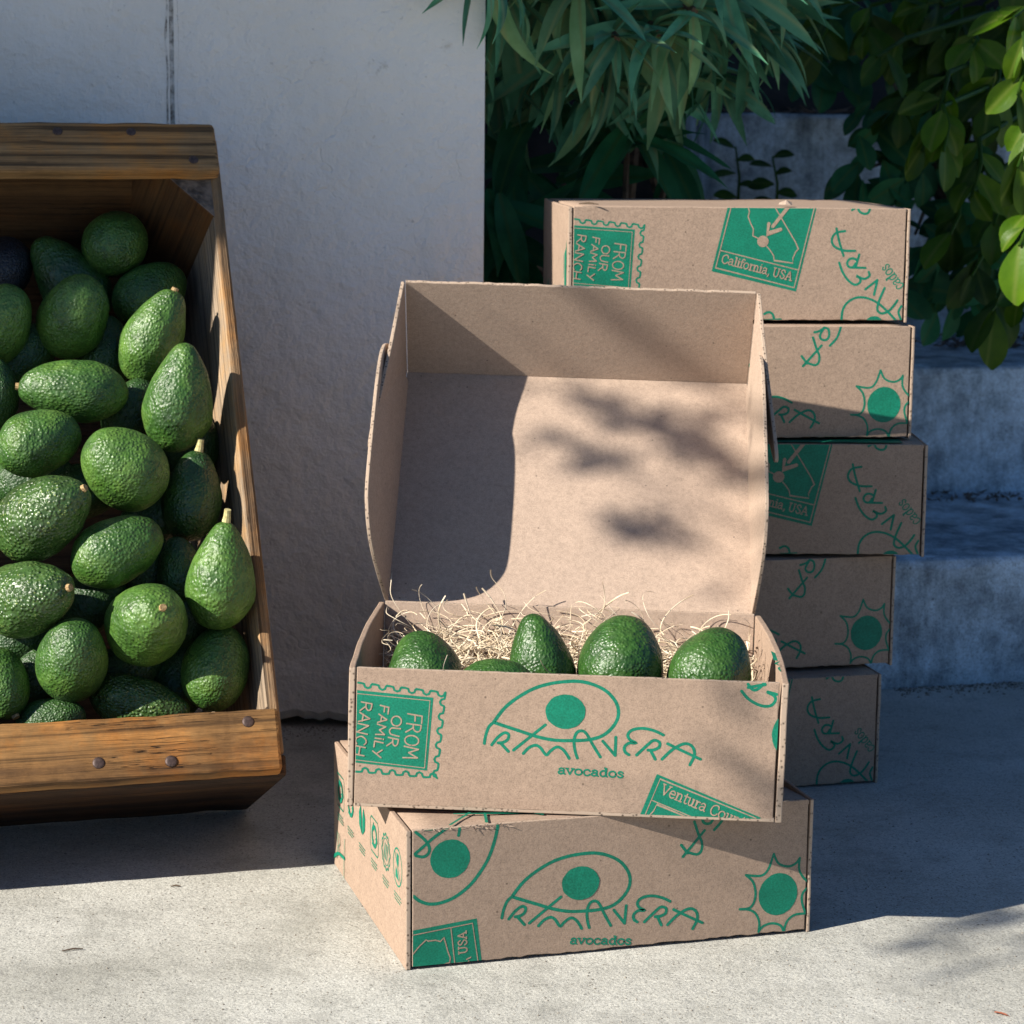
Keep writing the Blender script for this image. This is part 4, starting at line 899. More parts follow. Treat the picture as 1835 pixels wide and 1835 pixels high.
def avocado(c, axis, L, fat, kind, mat, label, group, stem=None, roll=0.0):
    """fruit centred at c with its stem end along axis"""
    x = axis.normalized(); y = x.cross(ZU if abs(x.z) < .95 else Vector((0, 1, 0))).normalized(); z = x.cross(y)
    R = Matrix(((x.x, y.x, z.x, 0), (x.y, y.y, z.y, 0), (x.z, y.z, z.z, 0), (0, 0, 0, 1))) @ Matrix.Rotation(roll, 4, 'X')
    o = link('avocado', avo_mesh(kind, mat), mat); f0 = {'round': .86, 'oval': .74, 'pear': .76, 'pebble': .72, 'smooth': .84}[kind[0]]
    S = Matrix.Diagonal((L, fat / f0, fat / f0, 1)); o.matrix_world = Matrix.Translation(c) @ R @ S
    tag(o, label, 'avocado', group)
    if stem:
        s = link('stem', STUB if stem == 'stub' else LONG, STEM, o)
        s.matrix_local = S.inverted() @ Matrix.Translation((L * (.487 if stem == 'stub' else .478), 0, 0)) @ (Matrix.Rotation(radians(-12), 4, 'Z') if stem == 'long' else Matrix.Identity(4))
    return o
PXM = 4067.2
def crate_avo(px, py, lpx, wpx, ang, tilt, d, kind, mat, label, stem=None, roll=0.0, grp='avocados in the wooden crate'):
    """ang: direction of the stem end seen in the picture (0 right, 90 up); tilt: how far it turns towards the viewer; d: depth below the opening"""
    c = at_plane(px, py, MC @ Vector((0, d, 0)), cN); dist = (c - CAM).dot(fw)
    a, t = radians(ang), radians(tilt); ax = rv * (cos(a) * cos(t)) + uv_ * (sin(a) * cos(t)) - fw * sin(t)
    fat = wpx * dist / PXM; L = lpx * dist / PXM
    return avocado(c, ax, L, fat, kind, mat, label, grp, stem, roll)
R1, R2, O1, O2, P1, P2, PB, SM = ('round', 1), ('round', 2), ('oval', 1), ('oval', 2), ('pear', 1), ('pear', 2), ('pebble', 1), ('smooth', 1)
for a in (
 (207, 436, 150, 116, 70, -62, .085, R1, AV_GREEN, 'round avocado seen end on, highest in the crate under the top rail'),
 (2, 482, 130, 108, 60, -35, .110, R1, AV_BLACK, 'purple black avocado at the left edge of the picture'),
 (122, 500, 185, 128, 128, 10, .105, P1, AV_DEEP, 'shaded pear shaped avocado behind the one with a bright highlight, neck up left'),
 (132, 566, 165, 134, 58, 25, .058, R2, AV_LIGHT, 'plump avocado with a bright highlight below the highest round one', None, .6),
 (270, 528, 150, 122, 40, -30, .095, R2, AV_GREEN, 'dark avocado tucked behind the leaning one beside the side board'),
 (276, 601, 185, 114, 64, 8, .048, O2, AV_LIGHT, 'leaning avocado with a small tan stem at its top right', 'stub', 2.0),
 (-2, 583, 165, 122, 60, 20, .060, R2, AV_LIGHT, 'pale green avocado cut by the picture edge below the purple one', None, 1.0),
 (321, 711, 204, 134, 80, 12, .018, P1, AV_GREEN, 'large upright avocado against the upper side board', None, .4),
 (130, 700, 198, 116, 176, 12, .030, O1, AV_GREEN, 'avocado lying sideways with a pale stem scar at its left end', 'stub', 1.1),
 (-12, 704, 130, 96, 90, 0, .055, R2, AV_DEEP, 'dark avocado cut by the picture edge left of the sideways one'),
 (70, 792, 158, 124, 22, -12, .022, O1, AV_GREEN, 'shiny avocado directly under the sideways one at the left', None, 2.2),
 (223, 838, 170, 148, 140, 28, .012, SM, AV_LIGHT, 'smooth round avocado in the middle with a shadow on its left end', None, .3),
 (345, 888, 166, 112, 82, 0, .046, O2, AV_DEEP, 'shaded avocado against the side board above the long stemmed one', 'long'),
 (78, 925, 208, 146, 32, 22, .008, PB, AV_OLIVE, 'olive pebbled avocado with brown stem at its upper right', 'stub', .9),
 (211, 986, 176, 128, 28, -8, .018, O1, AV_GREEN, 'avocado lying slanted in the centre, right of the olive ones', None, 1.7),
 (397, 1030, 200, 134, 84, 8, 0.006, P1, AV_LIGHT, 'bright avocado with a long pale stem by the lower side board', 'long', .2),
 (322, 1024, 130, 84, 95, 0, .050, O1, AV_DEEP, 'dark avocado mostly hidden left of the long stemmed one', None),
 (52, 1072, 205, 146, 14, 32, .016, PB, AV_OLIVE, 'large olive avocado at the left with its round stem facing out', 'stub', 2.6),
 (265, 1116, 190, 152, 38, 58, 0.014, O1, AV_LIGHT, 'fat avocado turning its round brown stem to the viewer', 'stub', .5),
 (130, 1181, 165, 138, 75, 30, 0.030, R2, AV_GREEN, 'stout bright avocado low in the crate left of the fat stemmed one', None, 2.0),
 (387, 1196, 160, 130, 80, -20, .050, R2, AV_GREEN, 'avocado in the lower right corner with its top half in shadow', None, 1.3),
 (252, 1262, 188, 104, -14, 0, .062, PB, AV_OLIVE, 'dark mottled avocado just showing over the middle of the bottom rail', None, 3.0),
 (-2, 1226, 140, 112, -58, 18, .050, O1, AV_GREEN, 'avocado at the left edge with a small stem pointing down right', 'stub'),
 (92, 1290, 130, 84, 10, 0, .060, O1, AV_DEEP, 'avocado of which only a low green crown shows over the bottom rail'),
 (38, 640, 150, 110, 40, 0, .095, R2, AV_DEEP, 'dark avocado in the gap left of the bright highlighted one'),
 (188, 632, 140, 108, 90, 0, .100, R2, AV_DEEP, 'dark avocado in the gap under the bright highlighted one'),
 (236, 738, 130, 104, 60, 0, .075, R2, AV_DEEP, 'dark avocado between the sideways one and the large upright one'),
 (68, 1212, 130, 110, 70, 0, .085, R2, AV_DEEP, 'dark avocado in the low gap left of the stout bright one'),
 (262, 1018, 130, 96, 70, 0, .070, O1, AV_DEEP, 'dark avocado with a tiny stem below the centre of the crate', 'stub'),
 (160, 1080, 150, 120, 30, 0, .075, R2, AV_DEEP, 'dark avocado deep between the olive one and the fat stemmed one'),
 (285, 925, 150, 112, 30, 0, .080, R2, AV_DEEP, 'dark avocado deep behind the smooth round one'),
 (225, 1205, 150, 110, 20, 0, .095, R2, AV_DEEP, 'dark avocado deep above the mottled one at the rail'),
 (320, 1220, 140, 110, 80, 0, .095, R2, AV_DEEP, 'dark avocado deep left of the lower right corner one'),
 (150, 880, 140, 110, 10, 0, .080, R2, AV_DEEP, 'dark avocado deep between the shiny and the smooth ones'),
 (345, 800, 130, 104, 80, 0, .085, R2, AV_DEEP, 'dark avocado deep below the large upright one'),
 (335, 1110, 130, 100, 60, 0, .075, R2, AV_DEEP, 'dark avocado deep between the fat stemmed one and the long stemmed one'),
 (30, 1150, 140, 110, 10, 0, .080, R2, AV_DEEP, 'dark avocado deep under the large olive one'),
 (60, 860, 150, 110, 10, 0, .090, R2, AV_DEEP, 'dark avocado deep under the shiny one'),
): crate_avo(*a)

# the heap goes on past the left edge of the picture
rng = random.Random(52); ORD = ('first', 'second', 'third', 'fourth', 'fifth', 'sixth', 'seventh', 'eighth')
for i in range(8):
    for j in range(6):
        zl = .085 + .072 * j + rng.uniform(-.012, .012); q = MC @ Vector((-.318 - .080 * i + rng.uniform(-.012, .012) - .03 * (j % 2), .052 + .010 * j + rng.uniform(-.008, .012), zl))
        ax = Vector((rng.gauss(0, 1), rng.gauss(-.2, .5), rng.gauss(0, 1)))
        avocado(q, ax, rng.uniform(.085, .100), rng.uniform(.062, .070), rng.choice((R1, R2, O1, O2, P1, PB)), rng.choice((AV_GREEN, AV_LIGHT, AV_OLIVE, AV_DEEP)), 'avocado outside the picture, %s from the right in the %s row above the bottom rail' % (ORD[i], ORD[j]), 'avocados in the wooden crate', rng.choice((None, 'stub')), rng.uniform(0, 6))
# avocados in the open box
iO = MO.inverted()
def box_avo(px, py, yloc, lpx, wpx, ang, tilt, kind, mat, label, roll=0.0):
    nrm = MO.to_3x3() @ Vector((0, 1, 0)); c = at_plane(px, py, MO @ Vector((0, yloc, 0)), nrm); dist = (c - CAM).dot(fw)
    a, t = radians(ang), radians(tilt); ax = rv * (cos(a) * cos(t)) + uv_ * (sin(a) * cos(t)) - fw * sin(t)
    return avocado(c, ax, lpx * dist / PXM, wpx * dist / PXM, kind, mat, label, 'avocados in the open box', None, roll)
for a in (
 (760, 1206, .075, 158, 140, 100, -30, SM, AV_BOX, 'half shaded avocado at the left end of the open box'),
 (888, 1236, .040, 150, 120, 10, 10, R2, AV_BOX, 'low avocado just showing over the front of the open box, second from the left', 1.0),
 (967, 1182, .085, 175, 126, 100, 6, P1, AV_BOX, 'pear shaped avocado with a narrow top in the open box', .5),
 (1113, 1188, .085, 175, 160, 80, -20, SM, AV_BOX, 'biggest round avocado in the middle of the open box', 2.0),
 (1102, 1262, .033, 140, 108, 10, 0, R2, AV_BOX, 'avocado showing only a sliver below the biggest one in the open box', 0.3),
 (1274, 1204, .080, 170, 153, 60, -25, SM, AV_BOX, 'avocado at the right end of the open box', 1.2),
): box_avo(*a)

# wood wool bedding in the open box
def wood_wool():
    cu = bpy.data.curves.new('wood_wool', 'CURVE'); cu.dimensions = '3D'; cu.bevel_depth = .00012; cu.extrude = .00030; cu.bevel_resolution = 0; cu.resolution_u = 3
    rng = random.Random(21)
    def strand(p, n, stepl, curl, lift, flat=.4):
        d = Vector((rng.uniform(-1, 1), rng.uniform(-1, 1), rng.uniform(-.3, .3))).normalized(); ax = Vector((rng.uniform(-.5, .5), rng.uniform(-.5, .5), 1)).normalized()
        pts = [p.copy()]; sg = rng.choice((-1, 1))
        for i in range(n):
            d = Matrix.Rotation(sg * curl * rng.uniform(.4, 1.5), 3, ax) @ d; d.z += lift * (1 - 2 * i / n); d.z *= .9; d.normalize()
            p = p + d * stepl; p.x = min(max(p.x, .006), W - .006); p.y = min(max(p.y, .012), D - .006); p.z = max(p.z, .02); pts.append(p.copy())
        s = cu.splines.new('NURBS'); s.points.add(len(pts) - 1); s.use_endpoint_u = True; s.order_u = 3
        rr = rng.choice((.6, .8, 1.0, 1.2, 1.7)); ti = rng.uniform(0, 6.28); tw = rng.uniform(-.5, .5)
        for k_, (q, c) in enumerate(zip(s.points, pts)): q.co = (*c, 1); q.radius = rr; q.tilt = ti + tw * k_
    def top(x, y): return .046 + .036 * min(1, max(0, (y - .06) / .13)) + .008 * noise.noise(Vector((x * 20, y * 20, 0))) - .012 * max(0, (abs(x - .16) - .10) / .06)
    for i in range(2300):
        x = rng.uniform(.015, W - .015); y = rng.uniform(.03, D - .012); z = top(x, y) - .035 * rng.random() ** 1.6
        strand(Vector((x, y, z)), rng.randint(7, 14), rng.uniform(.004, .008), rng.uniform(.15, .7), .10)
    for x, y, z, n, st, cl, lf in ((.045, .20, .095, 14, .008, .22, .30), (.06, .22, .09, 12, .007, .3, .35), (.17, .21, .10, 12, .007, .25, .45), (.19, .23, .10, 13, .006, .4, .40), (.215, .21, .10, 12, .007, .3, .35), (.28, .2, .09, 10, .007, .3, .3), (.015, .12, .095, 12, .004, .7, .2), (.012, .13, .095, 12, .004, .7, .2), (.020, .125, .10, 12, .004, .8, .2), (.24, .22, .10, 12, .007, .35, .35), (.11, .22, .095, 11, .007, .3, .3)):
        for k in range(2): strand(Vector((x + rng.uniform(-.01, .01), y + rng.uniform(-.015, .01), z)), n - 3, st, cl, lf * .7)
    o = bpy.data.objects.new('wood_wool', cu); COL.objects.link(o); cu.materials.append(WOOL); o.matrix_world = MO
    return tag(o, 'pale wood wool bedding behind the avocados in the open box', 'wood wool', None, 'stuff')
wood_wool()

# ------------------------------------------------------------------ planting
def leaf_mesh(name, L, wd, droop, fold, shape, curl=0.0, n=12, seed=0):
    """leaf along +x, up is +z"""
    V = []; Fs = []; rng = random.Random(seed); x = z = 0; a = 0
    for i in range(n + 1):
        t = i / n
        if shape == 'lance': hw = wd / 2 * (sin(pi * min(1, t * .97 + .03) ** .8) ** .9) * (1 if t < .9 else .8)
        else: hw = wd / 2 * sin(pi * (t ** 1.25) * .985 + .01) ** .72
        hw = max(hw, .0005); cz = fold * hw; rip = .10 * wd * noise.noise(Vector((t * 5, seed, 0))) * (shape == 'lance')
        y0 = curl * L * t * t
        for k, s in enumerate((-1, -.5, 0, .5, 1)):
            V.append((x, y0 + s * hw, z + abs(s) * cz + rip * s))
        ds = L / n; a = -droop * (t ** 1.3); x += ds * cos(a); z += ds * sin(a)
    for i in range(n):
        for k in range(4): q = i * 5 + k; Fs.append([q, q + 5, q + 6, q + 1])
    me = mesh(name, V, Fs)
    for p in me.polygons: p.use_smooth = True
    return me
def leaf_frame(p, d, up=ZU, twist=0.0):
    d = d.normalized(); y = up.cross(d)
    y = y.normalized() if y.length > 1e-3 else Vector((1, 0, 0)); z = d.cross(y)
    return Matrix(((d.x, y.x, z.x, p.x), (d.y, y.y, z.y, p.y), (d.z, y.z, z.z, p.z), (0, 0, 0, 1))) @ Matrix.Rotation(twist, 4, 'X')
def leaf_set(mat, specs, shape):
    r = []
    for i, (L, wd, dr, fo, cu) in enumerate(specs): me = leaf_mesh('leaf', L, wd, dr, fo, shape, cu, 12 if shape == 'lance' else 9, i * 3 + 1); me.materials.append(mat); r.append(me)
    return r
LANCE = [(.140, .022, .5, .35, .08), (.160, .024, 1.0, .30, -.06), (.125, .020, 1.4, .45, .12), (.150, .023, .8, .25, -.14), (.105, .018, .3, .5, .05), (.135, .021, 1.1, .6, .2), (.150, .020, .2, .5, -.05)]
TEAL = leaf_set(LEAF_TEAL, LANCE, 'lance'); PALE = leaf_set(LEAF_PALE, LANCE, 'lance'); DARK = leaf_set(LEAF_DARK, [(.150, .036, .5, .25, .05), (.17, .040, .8, .2, -.08), (.14, .032, .2, .3, .1)], 'lance')
def put_leaf(parent, inv, me, M, s):
    o = bpy.data.objects.new('leaf', me); COL.objects.link(o); o.parent = parent; o.matrix_local = inv @ M @ Matrix.Scale(s, 4); return o
def lance_bush():
    rng = random.Random(12); root = Vector((.16, 2.95, .40))
    e = tag(empty('lance_leaved_shrub', Matrix.Translation(root)), 'grey green shrub with long pointed leaves spilling beside the wall above the stack', 'shrub'); inv = Matrix.Translation(-root)
    tips = [(1105, 70, 2.44, -80, 1.0), (1245, 20, 2.46, -70, 1.0), (1150, 10, 2.56, -75, 1.0), (905, 0, 2.42, -95, .95), (985, -40, 2.50, -85, 1.0), (1330, 40, 2.58, -60, 1.0), (1040, -30, 2.44, -85, 1.0), (1400, -50, 2.56, -55, .9), (1080, 160, 2.56, -90, .9), (1200, 150, 2.62, -80, .9), (960, 130, 2.58, -95, .9), (880, 140, 2.56, -95, .8), (1290, 140, 2.68, -75, .85), (1060, 40, 2.50, -85, 1.0), (1180, 60, 2.46, -75, .95), (850, -60, 2.30, -120, .9), (1010, 70, 2.52, -90, .95), (1300, -40, 2.48, -60, 1.0), (1380, 60, 2.62, -50, .9)]
    for px, py, dep, ang, sc in tips:
        c = at_depth(px, py, dep); a = radians(ang)
        tipd = (rv * cos(a) * .5 + uv_ * sin(a) * .35 - fw * .75).normalized()
        b0 = root + Vector((rng.uniform(-.05, .05), 0, rng.uniform(.1, .3)))
        mid = (b0 + c) / 2 + Vector((0, 0, .12))
        me = tube_mesh('branch', [b0, mid, c - tipd * .06, c], [.009, .008, .006, .004], 7); o = link('branch', me, BARK, e); o.matrix_local = inv
        n = 19
        for k in range(n):
            t = k / n; az = k * 2.39996; op = radians(30 + 70 * (1 - t) + rng.uniform(-12, 12))
            s1 = tipd.orthogonal().normalized(); s2 = tipd.cross(s1)
            d = tipd * cos(op) + (s1 * cos(az) + s2 * sin(az)) * sin(op)
            d = d + Vector((0, 0, -.28 * (1 - t * .3)))
            p = c - tipd * (.07 * (1 - t))
            put_leaf(e, inv, rng.choice(PALE if rng.random() < .22 else TEAL), leaf_frame(p, d, -fw * .5 + ZU, rng.uniform(-.9, .9)), sc * rng.uniform(.75, 1.25) * (1 - .35 * t))
lance_bush()
def broad_plant(name, label, cat, spots, meshes, root, seed, spread):
    rng = random.Random(seed); e = tag(empty(name, Matrix.Translation(root)), label, cat); inv = Matrix.Translation(-root)
    for px, py, dep, ang, sc in spots:
        p = at_depth(px, py, dep); a = radians(ang)
        d = rv * cos(a) + uv_ * sin(a) - fw * rng.uniform(-.1, .5)
        put_leaf(e, inv, rng.choice(meshes), leaf_frame(p, d, -fw + ZU * .4, rng.uniform(-spread, spread)), sc)
    return e, inv
root = Vector((.13, 2.75, .30))
spots = []; rng = random.Random(5)
for cx, cy, dep, n in ((1125, 235, 2.62, 9), (1010, 330, 2.70, 9), (905, 420, 2.62, 12), (1210, 270, 2.78, 6), (930, 300, 2.66, 10), (890, 350, 2.55, 8)):
    for k in range(n): spots.append((cx + rng.uniform(-15, 15), cy + rng.uniform(-15, 15), dep + rng.uniform(-.05, .05), rng.uniform(-165, -15) if k % 4 else rng.uniform(0, 180), rng.uniform(.55, 1.05)))
e, inv = broad_plant('dark_leaved_plant', 'dark green plant with broad lance leaves low beside the wall', 'plant', spots, DARK, root, 9, .7)
for cx, cy, dep in ((1125, 235, 2.62), (1010, 330, 2.70), (905, 420, 2.62), (1210, 270, 2.78)):
    c = at_depth(cx, cy, dep); o = link('stalk', tube_mesh('stalk', [root, (root + c) / 2 + Vector((0, .02, .03)), c], [.006, .005, .003], 6), BARK, e); o.matrix_local = inv

ROUND = [(.074, .041, .35, .22, .05), (.066, .036, .7, .30, -.10), (.082, .044, .5, .15, .12), (.058, .031, .9, .40, 0), (.070, .034, .2, .5, .15)]
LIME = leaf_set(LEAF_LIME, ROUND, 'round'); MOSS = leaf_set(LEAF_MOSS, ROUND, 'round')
def round_bush():
    rng = random.Random(33); root = Vector((.78, 3.15, .50))
    e = tag(empty('round_leaved_bush', Matrix.Translation(root)), 'bush with rounded glossy yellow green leaves at the upper right', 'bush'); inv = Matrix.Translation(-root)
    o = link('stem', tube_mesh('stem', [root + Vector((0, 0, -.5)), root + Vector((.02, 0, .3)), root + Vector((0, .02, 1.05))], [.022, .017, .010], 8), BARK, e); o.matrix_local = inv
    # twig: start and end in the picture, depth, and how bright its leaves are
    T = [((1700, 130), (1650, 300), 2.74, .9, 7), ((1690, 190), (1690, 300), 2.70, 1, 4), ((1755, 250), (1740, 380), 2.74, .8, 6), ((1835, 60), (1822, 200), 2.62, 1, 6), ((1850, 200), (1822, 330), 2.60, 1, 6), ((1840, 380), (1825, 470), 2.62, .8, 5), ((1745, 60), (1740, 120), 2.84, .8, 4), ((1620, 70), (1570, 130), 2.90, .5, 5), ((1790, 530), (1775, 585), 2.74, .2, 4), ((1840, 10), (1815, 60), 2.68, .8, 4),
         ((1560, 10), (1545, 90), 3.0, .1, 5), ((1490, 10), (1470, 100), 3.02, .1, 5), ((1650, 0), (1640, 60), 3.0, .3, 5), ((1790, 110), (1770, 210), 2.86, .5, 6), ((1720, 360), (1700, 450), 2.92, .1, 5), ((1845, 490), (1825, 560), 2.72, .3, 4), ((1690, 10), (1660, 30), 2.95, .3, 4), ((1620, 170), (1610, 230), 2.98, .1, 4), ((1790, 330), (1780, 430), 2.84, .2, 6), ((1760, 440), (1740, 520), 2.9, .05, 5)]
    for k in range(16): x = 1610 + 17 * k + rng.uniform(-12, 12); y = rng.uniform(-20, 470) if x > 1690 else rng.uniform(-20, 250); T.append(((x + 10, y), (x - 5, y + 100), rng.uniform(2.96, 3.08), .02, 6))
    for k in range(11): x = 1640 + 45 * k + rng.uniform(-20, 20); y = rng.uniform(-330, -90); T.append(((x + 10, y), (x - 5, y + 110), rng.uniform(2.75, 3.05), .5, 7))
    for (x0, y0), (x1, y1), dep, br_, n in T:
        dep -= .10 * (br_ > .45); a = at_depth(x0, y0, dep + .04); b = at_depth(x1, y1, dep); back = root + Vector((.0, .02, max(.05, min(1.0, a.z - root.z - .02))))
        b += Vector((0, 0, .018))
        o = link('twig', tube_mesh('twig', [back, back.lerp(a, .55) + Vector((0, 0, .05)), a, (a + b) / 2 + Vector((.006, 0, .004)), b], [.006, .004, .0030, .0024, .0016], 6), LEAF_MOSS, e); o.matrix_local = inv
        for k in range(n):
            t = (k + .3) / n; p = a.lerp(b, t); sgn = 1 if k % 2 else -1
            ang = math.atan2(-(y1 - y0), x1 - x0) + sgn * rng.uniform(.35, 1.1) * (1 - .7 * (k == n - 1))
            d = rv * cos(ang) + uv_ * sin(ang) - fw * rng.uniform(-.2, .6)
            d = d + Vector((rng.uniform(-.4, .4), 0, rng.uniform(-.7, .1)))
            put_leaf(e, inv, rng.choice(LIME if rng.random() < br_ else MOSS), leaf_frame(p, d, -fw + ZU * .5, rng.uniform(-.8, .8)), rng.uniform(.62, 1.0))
    return e
round_bush()
# a dark shrub in the deep shade over the upper steps
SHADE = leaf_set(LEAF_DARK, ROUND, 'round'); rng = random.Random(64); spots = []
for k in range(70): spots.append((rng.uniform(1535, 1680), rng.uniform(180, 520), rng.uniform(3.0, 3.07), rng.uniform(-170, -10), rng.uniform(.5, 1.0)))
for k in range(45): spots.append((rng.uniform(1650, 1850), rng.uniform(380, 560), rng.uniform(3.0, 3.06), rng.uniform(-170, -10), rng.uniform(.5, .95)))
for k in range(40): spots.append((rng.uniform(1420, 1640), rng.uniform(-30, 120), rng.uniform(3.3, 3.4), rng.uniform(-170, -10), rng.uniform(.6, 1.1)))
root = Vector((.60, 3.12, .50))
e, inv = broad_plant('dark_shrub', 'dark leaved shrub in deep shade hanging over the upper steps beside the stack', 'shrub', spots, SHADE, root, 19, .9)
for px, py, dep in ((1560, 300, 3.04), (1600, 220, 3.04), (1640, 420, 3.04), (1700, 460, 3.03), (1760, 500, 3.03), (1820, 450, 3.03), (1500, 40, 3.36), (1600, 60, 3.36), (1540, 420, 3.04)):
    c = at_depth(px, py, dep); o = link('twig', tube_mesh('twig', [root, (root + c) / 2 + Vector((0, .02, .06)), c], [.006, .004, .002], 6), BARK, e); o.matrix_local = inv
# seedlings against the top step
for lab, lst in (('tiny seedling with small paired leaves against the top step, left one', ((1322, 372), (1318, 262), 5)), ('tiny seedling with small paired leaves against the top step, right one', ((1392, 374), (1384, 280), 6))):
    (x0, y0), (x1, y1), n = lst; rng = random.Random(x0); a = at_depth(x0, y0, 3.38); b = at_depth(x1, y1, 3.37)
    e = tag(empty('seedling', Matrix.Translation(a)), lab, 'seedling'); inv = Matrix.Translation(-a)
    o = link('stalk', tube_mesh('stalk', [a, (a + b) / 2 + Vector((.004, 0, 0)), b], [.0026, .002, .0014], 6), LEAF_MOSS, e); o.matrix_local = inv
    for k in range(n):
        p = a.lerp(b, (k + .8) / n); d = rv * (1 if k % 2 else -1) + ZU * rng.uniform(.0, .5) - fw * .2
        put_leaf(e, inv, MOSS[k % 4], leaf_frame(p, d, -fw + ZU, rng.uniform(-.3, .3)), .5)
# dark hedge mass behind everything
def hedge():
    rng = random.Random(2); V = []; Fs = []
    for i in range(9000):
        x = rng.uniform(-1.2, 2.2); y = rng.uniform(3.75, 4.6); z = rng.uniform(.55, 2.6)
        p = Vector((x, y, z)); a = Vector((rng.gauss(0, 1), rng.gauss(0, .6), rng.gauss(-.4, .8))).normalized(); b = a.cross(Vector((rng.gauss(0, 1), rng.gauss(0, 1), rng.gauss(0, 1)))).normalized()
        l = rng.uniform(.04, .08); w_ = l * .3; q = len(V)
        V += [p, p + a * l * .5 + b * w_, p + a * l, p + a * l * .5 - b * w_]; Fs.append([q, q + 1, q + 2, q + 3])
    o = link('hedge', mesh('hedge', V, Fs), LEAF_DARK); return tag(o, 'dense dark hedge at the top behind the steps', 'hedge', None, 'stuff')
hedge()
# dry litter on the steps
def litter():
    rng = random.Random(17); V = []; Fs = []
    def bit(p, l, w_, th):
        d = Vector((cos(th), sin(th), rng.uniform(-.25, .35))); s = Vector((-sin(th), cos(th), rng.uniform(-.4, .4))) * w_; q = len(V); c = p + Vector((0, 0, .004))
        V.extend([c - d * l / 2, c - d * .1 * l + s, c + d * l / 2 + Vector((0, 0, .004)), c + d * .1 * l - s, c + Vector((0, 0, -w_ * .8))]); Fs.extend([[q, q + 1, q + 4], [q + 1, q + 2, q + 4], [q + 2, q + 3, q + 4], [q + 3, q, q + 4]])
    for i in range(150): p = at_z(rng.uniform(1620, 1850), rng.uniform(575, 625), Z2); bit(Vector((p.x, min(p.y, r3[0].y + .02), Z2)), rng.uniform(.01, .035), rng.uniform(.001, .005), rng.uniform(0, 6.3))
    for i in range(120): x = rng.uniform(.18, .70); bit(Vector((x, rng.uniform(3.42, 3.65), Z4)), rng.uniform(.015, .05), rng.uniform(.001, .005), rng.uniform(0, 6.3))
    for i in range(60): p = at_z(rng.uniform(1640, 1850), rng.uniform(884, 900), Z1); bit(Vector((p.x, p.y - .01, Z1)), rng.uniform(.006, .02), rng.uniform(.0008, .003), rng.uniform(0, 6.3))
    o = link('leaf_litter', mesh('leaf_litter', V, Fs), DRY); return tag(o, 'dry leaves and twigs lying on the upper steps', 'leaf litter', None, 'stuff')
litter()
# scraps on the topmost box
e0 = bpy.data.objects['cardboard_box.001']
for x, y, l, th, lab in ((.004, .003, .020, -.5, 'thin dark straw lying over the left front corner of the topmost box'),):
    o = link('straw', tube_mesh('straw', [(-l / 2, 0, 0), (0, .0005, .001), (l / 2, 0, 0)], [.0006, .0012, .0005], 6), BARK); o.matrix_world = e0.matrix_world @ Matrix.Translation((x + .01, y - .003, H + .0016)) @ Matrix.Rotation(th, 4, 'Z'); tag(o, lab, 'straw')
bm = bmesh.new(); rng = random.Random(41); P = [bm.verts.new((.007 * cos(t) * rng.uniform(.6, 1.3), .004 * sin(t) * rng.uniform(.6, 1.3), rng.uniform(0, .004))) for t in (0, .8, 1.7, 2.6, 3.5, 4.4, 5.3)]; c_ = bm.verts.new((0, 0, .005))
for i in range(7): bm.faces.new([P[i], P[(i + 1) % 7], c_])
o = link('paper_scrap', bm_mesh('paper_scrap', bm), KRAFT_IN); o.matrix_world = e0.matrix_world @ Matrix.Translation((.205, .012, H + .0012)); tag(o, 'torn scrap of paper lying on the front edge of the topmost box', 'paper scrap')
# grit gathered on the paving
def grit():
    rng = random.Random(77); V = []; Fs = []
    def grain(x, y, r):
        q = len(V); h = r * rng.uniform(.6, 1.1)
        for k in range(5): t = 2 * pi * k / 5 + rng.random(); V.append((x + r * cos(t) * rng.uniform(.7, 1.3), y + r * sin(t) * rng.uniform(.7, 1.3), 0))
        V.append((x, y, h)); Fs.extend([[q + k, q + (k + 1) % 5, q + 5] for k in range(5)])
    for i in range(1500): p = at_z(rng.uniform(-20, 1860), rng.uniform(1420, 1850), 0); grain(p.x, p.y, rng.choice((.0005, .0006, .0008, .001)))
    for i in range(500): u = rng.uniform(-.25, .02); p = WO + WU * u + WN * abs(rng.gauss(0, .02)); grain(p.x, p.y, rng.choice((.0006, .001, .0014)))
    for i in range(400): t = rng.random(); p = b1[0].lerp(b1[1], t); grain(p.x, p.y - abs(rng.gauss(0, .02)), rng.choice((.0006, .001, .0015, .002)))
    o = link('grit', mesh('grit', V, Fs), GRIT); return tag(o, 'fine dark grit scattered over the paving', 'grit', None, 'stuff')
GRIT, n_, b_ = new_mat('grey brown grit')
setc(n_, b_, ramp(n_, noise_tex(n_, coords(n_), 90, 2).outputs[0], [(.3, (.06, .05, .04)), (.7, (.30, .27, .22))]).outputs[0]); b_.inputs['Roughness'].default_value = .95
grit()
# small things on the paving
p = at_z(1781, 1816, 0)
o = link('fallen_leaf', leaf_mesh('fallen_leaf', .012, .0036, .3, .3, 'lance'), RUST_LEAF); o.matrix_world = leaf_frame(p + Vector((0, 0, .001)), Vector((.8, -.5, .05)))
tag(o, 'tiny russet leaf lying on the sunlit paving at the lower right', 'leaf')
p = at_z(310, 1588, 0)
for px, py, l, th, lab in ((315, 1588, .008, .1, 'tiny dark twig on the sunlit paving just below the crate shadow'), (130, 1702, .016, .35, 'thin dry twig on the sunlit paving at the lower left')):
    p = at_z(px, py, .001); d = Vector((cos(th), sin(th), 0))
    o = link('twig', tube_mesh('twig', [-d * l / 2, Vector((0, .0008, .0006)), d * l / 2], [.0005, .0008, .0004], 6), BARK); o.location = p; tag(o, lab, 'twig')

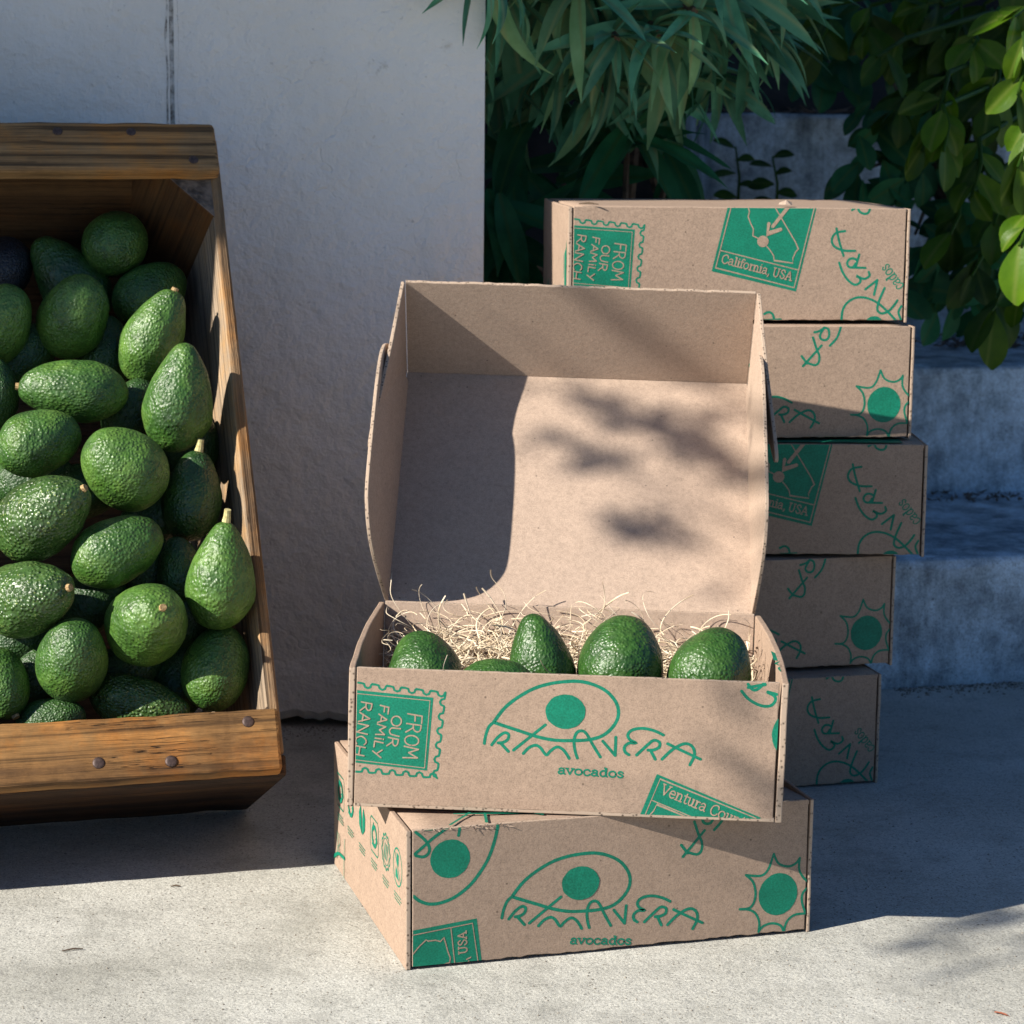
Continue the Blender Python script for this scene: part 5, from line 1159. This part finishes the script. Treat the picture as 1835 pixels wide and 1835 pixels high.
# ------------------------------------------------------------------ a tree towards the sun, outside the picture: its loose leaves throw the soft dapple
def shade_tree():
    rng = random.Random(8); base = Vector((-2.7, -1.35, 0)); e = tag(empty('olive_tree', Matrix.Translation(base)), 'loose leaved tree standing outside the picture towards the sun', 'tree'); inv = Matrix.Translation(-base)
    pan = MO @ hinge; pn = (MO.to_3x3() @ Nv)
    fo = MO @ (hinge + Vv * D); fn = MO.to_3x3() @ Uv.cross(FD)
    front = MO.to_3x3() @ Vector((0, -1, 0)); f0 = MO @ Vector((0, 0, 0))
    T = []      # (target point, distance towards the sun, leaf count, spread)
    lid = lambda x, y: at_plane(x, y, pan, pn)
    for x, y, n, s in ((1148, 938, 12, .014), (1165, 955, 9, .011), (1120, 925, 4, .012), (1290, 1030, 2, .02)): T.append((lid(x, y), 2.9, n, s))
    for (xa, ya), (xb, yb), k, s in (((985, 680), (1190, 765), 9, .006), ((1180, 755), (1335, 860), 10, .012), ((950, 775), (1110, 815), 8, .006), ((1170, 765), (1300, 725), 6, .007), ((1230, 780), (1330, 830), 5, .014)):
        for j in range(k): t = (j + .5) / k; T.append((lid(xa + (xb - xa) * t, ya + (yb - ya) * t), 2.9, 2, s))
    for t in range(7): T.append((at_plane(1050 + 26 * t, 525 + 21 * t, fo, fn), 2.8, 2, .006))
    for x, y, n, s in ((1250, 1235, 3, .014), (1300, 1380, 4, .016), (1330, 1330, 2, .014), (1130, 1430, 3, .016)): T.append((at_plane(x, y, f0, front), 2.9, n, s))
    for x, y, n, s in ((1800, 1665, 8, .035), (1720, 1690, 4, .03), (1835, 1640, 8, .03), (1780, 1640, 6, .03)): T.append((at_z(x, y, 0), 3.2, n, s))
    hub = None; cs = []
    for p, dist, n, s in T:
        c = p - RAY * dist; cs.append(c)
        for k in range(n):
            q = c + Vector((rng.gauss(0, s), rng.gauss(0, s), rng.gauss(0, s)))
            d = Vector((rng.gauss(.3, .6), rng.gauss(0, .8), rng.gauss(-.5, .6)))
            put_leaf(e, inv, rng.choice(OLIVE), leaf_frame(q, d, ZU + Vector((rng.gauss(0, .8), rng.gauss(0, .8), 0)), rng.uniform(-1, 1)), rng.uniform(.8, 1.2))
    cen = sum(cs, Vector()) / len(cs); top = base + Vector((.05, .06, 2.1))
    o = link('trunk', tube_mesh('trunk', [base, base + Vector((.03, 0, .7)), base + Vector((.0, .04, 1.4)), top], [.09, .075, .06, .045], 10), BARK, e); o.matrix_local = inv
    fork = top.lerp(cen, .6) + Vector((0, 0, .12))
    o = link('branch', tube_mesh('branch', [top, top.lerp(fork, .5) + Vector((0, 0, .06)), fork], [.03, .014, .006], 7), BARK, e); o.matrix_local = inv
    for c in cs[::4]:
        o = link('twig', tube_mesh('twig', [fork, fork.lerp(c, .5) + Vector((0, 0, .04)), c], [.004, .003, .0015], 5), BARK, e); o.matrix_local = inv
OLIVE = leaf_set(LEAF_MOSS, [(.030, .011, .3, .2, .05), (.036, .013, .5, .2, -.05)], 'lance')
shade_tree()
